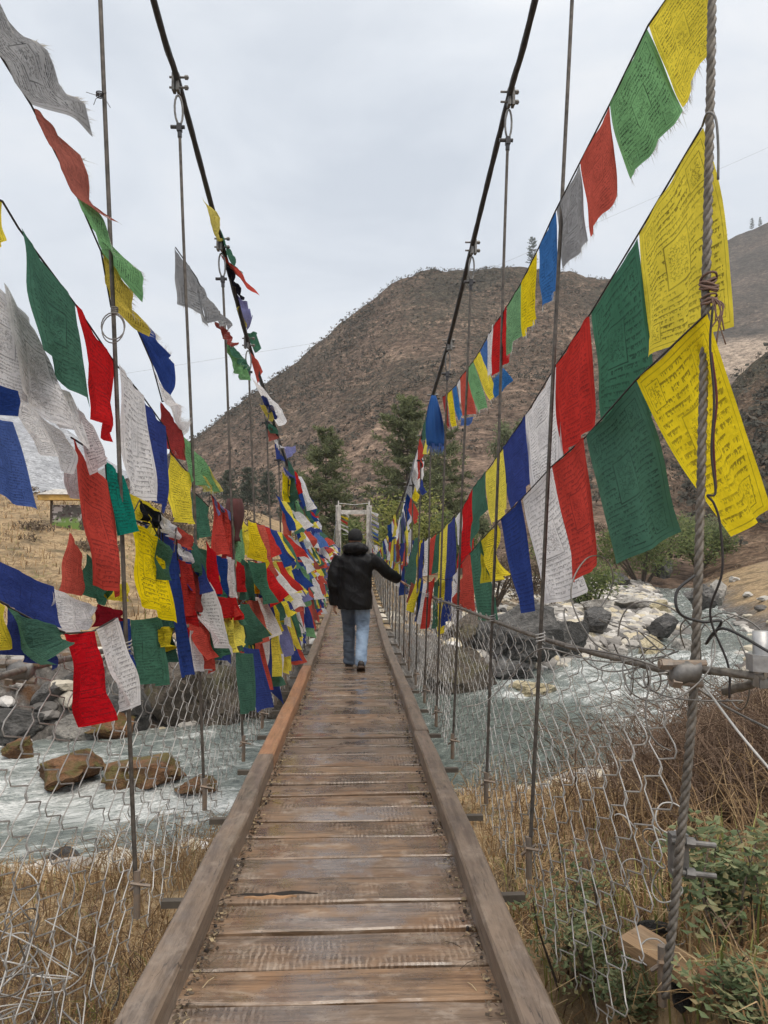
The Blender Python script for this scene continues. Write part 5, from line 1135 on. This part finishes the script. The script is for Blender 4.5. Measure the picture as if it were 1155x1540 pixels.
pstring('wrapped on the main cable above the pines', 'flags wrapped on the main cable above the pines', [300, 460], [-1.0, -.83], [
 ('y', (304, 296), (327, 362), (332, 362), (316, 310)), ('G', (327, 342), (350, 398), (357, 408), (338, 362)), ('R', (332, 380), (352, 410), (374, 431), (338, 384)), ('N', (338, 398), (356, 442), (362, 448), (346, 408)), ('V', (352, 440), (372, 498), (377, 486), (364, 452)), ('y', (355, 464), (373, 506), (370, 486), (358, 462)), ('G', (371, 500), (383, 530), (388, 526), (379, 498)), ('R', (374, 528), (388, 578), (392, 566), (382, 536)),
 ('W', (378, 566), (419, 640), (427, 634), (392, 580)), ('B', (392, 596), (412, 630), (416, 628), (398, 598)), ('y', (390, 608), (404, 632), (409, 630), (396, 610)), ('G', (398, 628), (412, 640), (415, 648), (399, 640)), ('r', (405, 640), (417, 652), (419, 656), (406, 654)), ('W', (411, 655), (422, 672), (425, 674), (413, 664)), ('B', (414, 666), (424, 684), (426, 690), (416, 680)), ('V', (427, 672), (432, 690), (438, 684), (438, 674)), ('B', (424, 700), (440, 724), (450, 734), (432, 708)), ('Y', (424, 708), (440, 724), (441, 742), (426, 736)), ('G', (426, 738), (441, 748), (446, 776), (426, 763)), ('R', (424, 764), (432, 768), (438, 791), (424, 793)), ('Y', (430, 778), (437, 790), (440, 826), (430, 812)), ('g', (441, 745), (450, 755), (456, 772), (446, 770)), ('B', (448, 756), (456, 766), (465, 758), (458, 752))], -1, False, False, .014, widen=1.7)

# crowded: many small alike flags on sagging strings
FAR = 'YGRWBYGRWBYRWBVgbr'
MASS = []
def far_row(sd, path, y0, y1, step, seed, where, group, wd=(.16, .26), ht=(.28, .46), sway=.2, solo=99):
    rng = random.Random(seed); y = y0; line = []; k = rng.randint(0, 4)
    while y < y1:
        w = rng.uniform(*wd)*(1+.012*y); h = rng.uniform(*ht); x, z = path(y); x2, z2 = path(y+w)
        inw = rng.uniform(.02, .11)
        a = Vector((x, y, z)); d = Vector((x2+(inw if sd < 0 else -inw*.6), y+w, z2-.02)); s = rng.uniform(.4, 1.3)*sway
        dn = Vector((s, rng.gauss(0, .05), -h*rng.uniform(.8, 1)))
        c = FAR[k % len(FAR)] if rng.random() < .8 else rng.choice('YWRBG'); k += 1; NF[0] += 1
        o = cloth(a, d, d+dn+Vector((rng.gauss(0, .05), 0, rng.gauss(0, .05))), a+dn+Vector((rng.gauss(0, .04), 0, 0)), FM[c], NF[0], 4, 6, .03, .01)
        line.append(a); y += step*rng.uniform(.75, 1.3)
        if a.y > solo: MASS.append(o); continue
        tag(o, f"small {FC[c][1]} prayer flag {where}", 'prayer flag', f"{FC[c][1]} {group}")
    if solo == 0: return
    mb = MB(); mb.tube([Vector((p.x, p.y, p.z)) for p in line]+[Vector((path(y1)[0], y1, path(y1)[1]))], .005, 4); tag(mb.build('flag_string', M_CORD), 'dark cord '+where, 'cord', 'cords '+group)
far_row(-1, lambda y: (-1.06, .14-.11*(y-3)), 3.7, 6.4, .25, 21, 'filling the thick bunch behind the hanger rods', 'flags filling the thick bunch', (.2, .3), (.4, .55), .12)
far_row(-1, lambda y: (-.93, -.40-.03*(y-3)), 4.2, 7.2, .36, 23, 'hanging low over the chain link past the hanger rods', 'flags hanging low over the chain link', (.16, .24), (.3, .42), .10)
far_row(-1, lambda y: (-1.0, -.16-.05*(y-3)), 3.7, 6.6, .30, 22, 'low in the thick bunch behind the hanger rods', 'flags low in the thick bunch', (.18, .26), (.36, .5), .12)
far_row(-1, lambda y: (cabX(y, -1)+.03, cabZ(y)-.02), 9.6, 30, .30, 1, 'crowded on the far cable, mossy rock side', 'flags on the far cable opposite the reaching arm', sway=.2, solo=12.5)
far_row(-1, lambda y: (-.85, .10-.52*min(1, (y-6.2)/12)), 6.2, 30, .33, 2, 'crowded above the far rail, mossy rock side', 'flags above the far rail opposite the reaching arm', sway=.16, solo=10.5)
far_row(-1, lambda y: (-.83, -.22-.42*min(1, (y-6)/12)), 6.0, 28, .33, 3, 'crowded at far rail height, mossy rock side', 'flags at rail height opposite the reaching arm', sway=.14, solo=10)
far_row(-1, lambda y: (-.80, deckZ(y)+.85), 7.2, 24, .7, 6, 'dangling in the far chain link, mossy rock side', 'flags in the far chain link opposite the reaching arm', (.08, .14), (.4, .6), .06, solo=10)
far_row(1, lambda y: (cabX(y, 1)-.03, cabZ(y)-.02), 13.5, 32, .33, 4, 'crowded on the far cable beyond the reaching hand', 'flags on the far cable beyond the reaching hand', sway=.10, solo=15)
far_row(1, lambda y: (.78, -.10-.35*min(1, (y-10)/12)), 10.2, 27, .33, 5, 'crowded above the far rail beyond the reaching hand', 'flags above the far rail beyond the reaching hand', sway=.06, solo=12)
far_row(-1, lambda y: (-.82, -.52-.28*min(1, (y-6)/12)), 5.6, 26, .36, 8, 'tied low along the far rail, mossy rock side', 'flags low along the far rail of the mossy rock side', sway=.12, solo=9.5)
far_row(1, lambda y: (.76, -.45-.25*min(1, (y-10)/12)), 10.2, 25, .38, 9, 'tied low on the far rail beyond the reaching hand', 'flags low on the far rail beyond the reaching hand', sway=.05, solo=11.5)
far_row(-1, lambda y: (-.84, .42-.75*min(1, (y-8)/12)), 8.2, 26, .40, 10, 'on the slack cord under the far cable, mossy rock side', 'flags on the slack cord under the far cable', sway=.2, solo=10)
far_row(-1, lambda y: (-.79, deckZ(y)+.72), 5.2, 24, .24, 41, 'x', 'x', (.05, .12), (.3, .5), .05, solo=0)
far_row(-1, lambda y: (-.78, deckZ(y)+.45), 6.5, 24, .34, 42, 'x', 'x', (.05, .12), (.2, .36), .04, solo=0)
def mass():
    V, F, U, MI = [], [], [], []; mats = []
    for o in MASS:
        me = o.data; b = len(V); V += [tuple(v.co) for v in me.vertices]; mt = me.materials[0]
        if mt not in mats: mats.append(mt)
        for p in me.polygons:
            F.append(tuple(b+i for i in p.vertices)); MI.append(mats.index(mt)); U += [tuple(me.uv_layers[0].data[l].uv) for l in p.loop_indices]
        bpy.data.objects.remove(o); bpy.data.meshes.remove(me)
    me = bpy.data.meshes.new('crowded_prayer_flags'); me.from_pydata(V, [], F); ul = me.uv_layers.new(name='UVMap'); ul.data.foreach_set('uv', np.array(U, dtype=np.float32).ravel())
    for mt in mats: me.materials.append(mt)
    me.polygons.foreach_set('material_index', MI); me.polygons.foreach_set('use_smooth', [True]*len(F)); me.update()
    o = link(bpy.data.objects.new('crowded_prayer_flags', me)); struct(o, 'stuff'); o['label'] = 'tiny crowded prayer flags far along both railings'
mass()
# bunting on the white portal
rng = random.Random(31)
for sx, n, where in ((1, 9, 'on the portal post beyond the reaching hand'), (-1, 5, 'on the portal post opposite the reaching hand')):
    for k in range(n):
        c = 'WKWVWbBYW'[k] if sx > 0 else 'WYRWW'[k]; z = deckZ(46.5)+2.35-.24*k; a = Vector((CX+sx*.93+(.1 if sx > 0 else .12), 46.32, z)); NF[0] += 1
        o = cloth(a, a+Vector((.05, .1, -.1)), a+Vector((.50+rng.uniform(-.1, .1), .1, -.36)), a+Vector((.45, 0, -.2)), FM[c], NF[0], 4, 5, .03)
        tag(o, f"small {FC[c][1]} flag {where}", 'prayer flag', f'{FC[c][1]} flags {where}')
print('flags', NF[0])
# the blue offering scarf tied on the cable
sc = empty('offering_scarf', atX(652, 596, .74)); tag(sc, 'bright blue fringed offering scarf knotted to the main cable', 'scarf')
q = sc.location; s = q.y/1157
mb = MB(); rg = []; rng = random.Random(2)
for i in range(14):
    t = i/13; r = (.3+.9*math.sin(min(1, t*1.4)*1.57))*11*s*.9; ring = []
    for k in range(26):
        a = 6.283*k/26; f = 1+.22*math.sin(a*7+.6*math.sin(t*4)); ring.append((r*f*math.cos(a)+3*s*t, r*f*.6*math.sin(a), -t*74*s+.012*math.sin(a*5)))
    rg.append(ring)
mb.rings(rg); mb.build('scarf_cloth', FM['b'], sc, True)
mb = MB()
for k in range(60):
    a = rng.uniform(0, 6.28); b = Vector((11*s*math.cos(a)+3*s, 7*s*math.sin(a), -72*s)); mb.tri(b-Vector((.004, 0, 0)), b+Vector((.004, 0, 0)), b+Vector((rng.gauss(0, .015), 0, -rng.uniform(8, 20)*s)))
mb.build('fringe', FM['b'], sc)
# ragged dark cloth knot on a hanger
kx = atX(352, 750, -.90); kn = MB(); rg = []
for i in range(9):
    t = i/8; r = .03+.035*abs(math.sin(3*t+.6)); rg.append([(kx.x+r*math.cos(a)*(1+.3*math.sin(3*a)), kx.y+r*math.sin(a), kx.z-t*.32) for a in np.linspace(0, 6.283, 12, endpoint=False)])
kn.rings(rg); tag(kn.build('cloth_knot', m_simple('dark_maroon_cloth', (.07, .022, .022), .9), None, True), 'dark maroon cloth knotted on a hanger rod above the crowded flags', 'cloth knot')
# ------------------------------------------------------------ the walking man
def ell(c, rx, ry, n=20, tilt=0):
    c = Vector(c); return [c+Vector((rx*math.cos(a), ry*math.sin(a), tilt*math.sin(a))) for a in np.linspace(0, 6.283, n, endpoint=False)]
PZ = deckZ(9.5); man = empty('person', (.01, 9.5, PZ+.004)); tag(man, 'man in black hooded jacket and blue jeans walking away, hand touching a green flag', 'person')
def limb(mb, pts, rs, n=14, per=4):
    P = catmull(pts, per); R = list(np.interp(np.linspace(0, len(pts)-1, len(P)), range(len(pts)), rs)); mb.tube(P, R, n)
def blob(mb, c, r, n=12):
    c = Vector(c); mb.rings([[c+Vector((r[0]*math.sin(p)*math.cos(a), r[1]*math.sin(p)*math.sin(a), r[2]*math.cos(p))) for a in np.linspace(0, 6.283, 16, endpoint=False)] for p in np.linspace(.12, math.pi-.12, n)])
LS, LE, LW = Vector((-.205, 0, 1.375)), Vector((-.265, -.05, 1.08)), Vector((-.262, .04, .835))
RS, RE, RW_ = Vector((.195, 0, 1.365)), Vector((.385, .09, 1.185)), Vector((.545, .20, 1.085))
LH, LK, LA = Vector((-.095, 0, .90)), Vector((-.075, .15, .49)), Vector((-.075, .20, .075))
RH, RK, RA = Vector((.095, 0, .90)), Vector((.092, .06, .485)), Vector((.070, -.20, .135))
# body: one continuous skin
b = MB()
b.rings([ell((0, 0, .84), .15, .10), ell((0, 0, .95), .165, .115), ell((0, 0, 1.1), .145, .10), ell((0, 0, 1.25), .165, .11), ell((0, 0, 1.37), .17, .095), ell((0, 0, 1.43), .09, .075), ell((0, 0, 1.47), .058, .06), ell((0, .01, 1.53), .055, .06)])
hc = Vector((0, .02, 1.605)); b.rings([ell(hc+Vector((0, dy, z)), rx, ry) for z, rx, ry, dy in ((-.115, .035, .04, .035), (-.095, .055, .065, .02), (-.05, .068, .085, .008), (0, .074, .094, 0), (.05, .072, .092, -.004), (.085, .055, .07, -.004), (.105, .025, .03, -.004))])
blob(b, hc+Vector((0, .100, -.012)), (.013, .02, .022)); blob(b, hc+Vector((0, .083, -.060)), (.022, .012, .010))
for s in (-1, 1): blob(b, hc+Vector((.075*s, -.005, -.01)), (.012, .022, .032)); blob(b, hc+Vector((.030*s, .082, .012)), (.012, .010, .008))
limb(b, [LS, LE, LW], [.055, .042, .030]); limb(b, [RS, RE, RW_], [.055, .042, .030])
limb(b, [LH, LK, LA], [.085, .055, .042]); limb(b, [RH, RK, RA], [.085, .055, .042])
def hand(w, d, up, palm, curl, thumbside):
    """palm and five bent fingers; d along the hand, palm = palm normal"""
    d = d.normalized(); side = d.cross(palm).normalized(); b.rings([[w+d*t*.085+side*(x*hw)+palm*(y*.013) for x, y in ((-1, -.6), (-1, .6), (0, 1), (1, .6), (1, -.6), (0, -1))] for t, hw in ((-.2, .026), (.3, .036), (1.0, .041))])
    for k, ln in enumerate((.072, .082, .076, .058)):
        q = w+d*.082+side*((k-1.5)*.0205); pts = [q-d*.02]; v = d.copy()
        for j in range(3): pts.append(pts[-1]+v*(ln*(.55 if j == 0 else .36)+(.02 if j == 0 else 0))); v = (v+palm*curl).normalized()
        limb(b, pts, [.0098, .0092, .0085, .0070], 8, 3)
    q = w+d*.025+side*(.036*thumbside); limb(b, [q-side*(.015*thumbside), q+side*(.016*thumbside)+d*.022+palm*.008, q+side*(.016*thumbside)+d*.052+palm*.022], [.013, .0105, .008], 8, 3)
hand(LW, Vector((.05, .06, -1)), None, Vector((.9, .25, 0)).normalized(), .55, 1)
hand(RW_, (RW_-RE), None, Vector((.1, .35, -.93)).normalized(), .5, -1)
m_skin = m_simple('skin', (.36, .20, .135), .55, 0, .12, 20, .1, .003)
me = evalmesh(b, [('REMESH', dict(mode='VOXEL', voxel_size=.0058)), ('SMOOTH', dict(factor=.5, iterations=3))], 'body', m_skin)
link(bpy.data.objects.new('body', me), man)
def fold(me, fn):
    me.update(); nn = [v.normal.copy() for v in me.vertices]
    for v, n in zip(me.vertices, nn): v.co = v.co+n*fn(v.co)
    me.update()
# jacket
def m_jacket():
    m, nt, out = mk('black_jacket_cloth'); v = coords(nt)
    n = nz(nt, nd(nt, 'ShaderNodeMapping', {0: v, 3: (1, 1, .55)}).outputs[0], 7, 4, .6, .8)
    pbsdf(nt, out, ramp(nt, n, [(.3, (.005, .005, .006)), (.7, (.012, .012, .014))]), .5, bump(nt, n, .8, .035), 0, .22); return m
j = MB()
j.rings([ell((.0, -.005, .735), .212, .148), ell((0, -.005, .80), .214, .150), ell((0, 0, .95), .205, .142), ell((0, 0, 1.1), .208, .142), ell((0, -.005, 1.22), .218, .142), ell((0, -.01, 1.32), .222, .130), ell((0, -.01, 1.385), .205, .108), ell((0, 0, 1.425), .15, .09), ell((0, 0, 1.465), .09, .08)])
limb(j, [LS+Vector((.03, 0, -.01)), LS.lerp(LE, .5)+Vector((-.012, 0, 0)), LE, LE.lerp(LW, .6), LW+Vector((0, 0, -.05))], [.094, .086, .079, .070, .062], 16)
limb(j, [RS+Vector((-.03, 0, -.01)), RS.lerp(RE, .5), RE, RE.lerp(RW_, .6), RW_], [.094, .084, .077, .068, .056], 16)
mej = evalmesh(j, [('REMESH', dict(mode='VOXEL', voxel_size=.013)), ('SMOOTH', dict(factor=.5, iterations=4))], 'jacket', m_jacket())
fold(mej, lambda p: .011*noise.noise(Vector((p.x*5, p.y*5, p.z*7+p.x*6)))+.008*(1-abs(noise.noise(Vector((p.x*9+p.z*7, p.y*9, p.z*6)))*2))-.004)
link(bpy.data.objects.new('jacket', mej), man)
mb = MB()
for s in (-1, 1): mb.tube([(s*.112, -.150+.012, 1.335), (s*.150, -.148, 1.10), (s*.145, -.150, .80)], .004, 5)
h = MB()
rr = []
for a in np.linspace(0, 6.283, 22, endpoint=False):
    c = Vector((.112*math.sin(a), -.035-.095*math.cos(a), 1.462+.030*math.cos(a))); r = .050+.022*math.cos(a)
    rr.append((c, r))
P = [c for c, r in rr]+[rr[0][0]]; R = [r for c, r in rr]+[rr[0][1]]; h.tube(P, R, 12, False); blob(h, (0, -.10, 1.455), (.125, .062, .062))
meh = evalmesh(h, [('REMESH', dict(mode='VOXEL', voxel_size=.011)), ('SMOOTH', dict(factor=.5, iterations=4))], 'hood', mej.materials[0])
fold(meh, lambda p: .014*noise.noise(Vector((p.x*14, p.y*12, p.z*16)))); link(bpy.data.objects.new('hood', meh), man)
# jeans
def m_jeans():
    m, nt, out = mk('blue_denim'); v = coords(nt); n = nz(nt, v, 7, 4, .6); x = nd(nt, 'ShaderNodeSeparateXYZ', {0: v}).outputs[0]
    col = ramp(nt, n, [(.3, (.16, .23, .34)), (.7, (.32, .42, .56))]); col = mix(nt, ma(nt, 'MULTIPLY', thr(nt, x, .012, -.012), .82), col, (.065, .075, .092))  # left leg mixed darker so the colour carries its shade
    pbsdf(nt, out, col, .9, bump(nt, nz(nt, nd(nt, 'ShaderNodeMapping', {0: v, 3: (1, 1, 2.2)}).outputs[0], 9, 3, .55, .6), .8, .03), 0, .2); return m
t = MB()
limb(t, [LH+Vector((.012, 0, .03)), LH.lerp(LK, .5), LK, LK.lerp(LA, .55), LA+Vector((0, -.015, .02)), LA+Vector((0, -.02, -.045))], [.104, .093, .078, .073, .073, .074], 16)
limb(t, [RH+Vector((-.012, 0, .03)), RH.lerp(RK, .5), RK, RK.lerp(RA, .55), RA+Vector((0, .01, .03)), RA+Vector((0, .005, -.05))], [.104, .094, .080, .074, .072, .072], 16)
t.rings([ell((0, 0, .80), .15, .10), ell((0, 0, .86), .178, .122), ell((0, 0, .98), .175, .12)])
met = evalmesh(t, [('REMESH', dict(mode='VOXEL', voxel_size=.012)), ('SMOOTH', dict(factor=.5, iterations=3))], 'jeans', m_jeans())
fold(met, lambda p: .007*noise.noise(Vector((p.x*12, p.y*12, p.z*11+p.x*8)))+(.007*math.sin(p.z*75+3*p.x*9) if p.z < .26 else 0)*(.26-max(p.z, 0))*4+.005*math.sin(p.z*48+p.x*20)*math.exp(-((p.z-.48)/.08)**2))
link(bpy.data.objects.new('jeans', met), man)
M_SHOE = m_simple('dark_brown_shoe_leather', (.030, .023, .019), .5, 0, .3, 20, .3, .004); M_SOLE = m_simple('worn_shoe_sole', (.085, .058, .042), .8, 0, .3, 20, .4, .005)
def shoe(a, pitch):
    M = Euler((pitch, 0, 0)).to_matrix(); s = MB(); o = MB()
    prof = ((-.075, .028, .060), (-.05, .040, .085), (0, .043, .095), (.06, .046, .075), (.12, .050, .058), (.17, .045, .046), (.205, .022, .030))
    def ring(y, w, z0, z1): return [a+M @ Vector((w*c, y, z)) for c, z in ((-1, z0), (1, z0), (1, z0+(z1-z0)*.55), (.6, z1), (-.6, z1), (-1, z0+(z1-z0)*.55))]
    s.rings([ring(y, w, -.058, h-.058) for y, w, h in prof]); o.rings([ring(y, w*1.08, -.078, -.056) for y, w, h in prof]); x = s.build('shoe', M_SHOE, man, True); o.build('sole', M_SOLE, x)
shoe(LA+Vector((0, .01, .004)), 0); shoe(RA+Vector((0, .0, -.02)), -.42)
# knitted cap
cp = MB(); cp.rings([ell(hc+Vector((0, -.004, z)), rx, ry) for z, rx, ry in ((-.028, .083, .104), (-.026, .089, .110), (.02, .090, .111), (.055, .088, .108), (.09, .070, .085), (.112, .04, .05), (.120, .012, .015))]); me = cp.mesh('cap', m_simple('dark_knit_cap', (.012, .012, .014), .95, 0, .4, 60, .6, .004), True); link(bpy.data.objects.new('cap', me), man)
# ------------------------------------------------------------ damp valley air
def haze():
    mb = MB(); x0, x1, y0, y1, z0, z1 = -1500, 1900, -120, 1750, -60, 520
    mb.box(((x0+x1)/2, (y0+y1)/2, (z0+z1)/2), (x1-x0, y1-y0, z1-z0))
    m, nt, out = mk('valley_haze'); v = nd(nt, 'ShaderNodeVolumePrincipled', {'Color': (.93, .95, 1, 1), 'Density': .00022}); nt.links.new(v.outputs[0], out.inputs['Volume'])
    o = mb.build('haze', m); struct(o, 'stuff'); o['label'] = 'thin damp haze filling the valley'
haze()
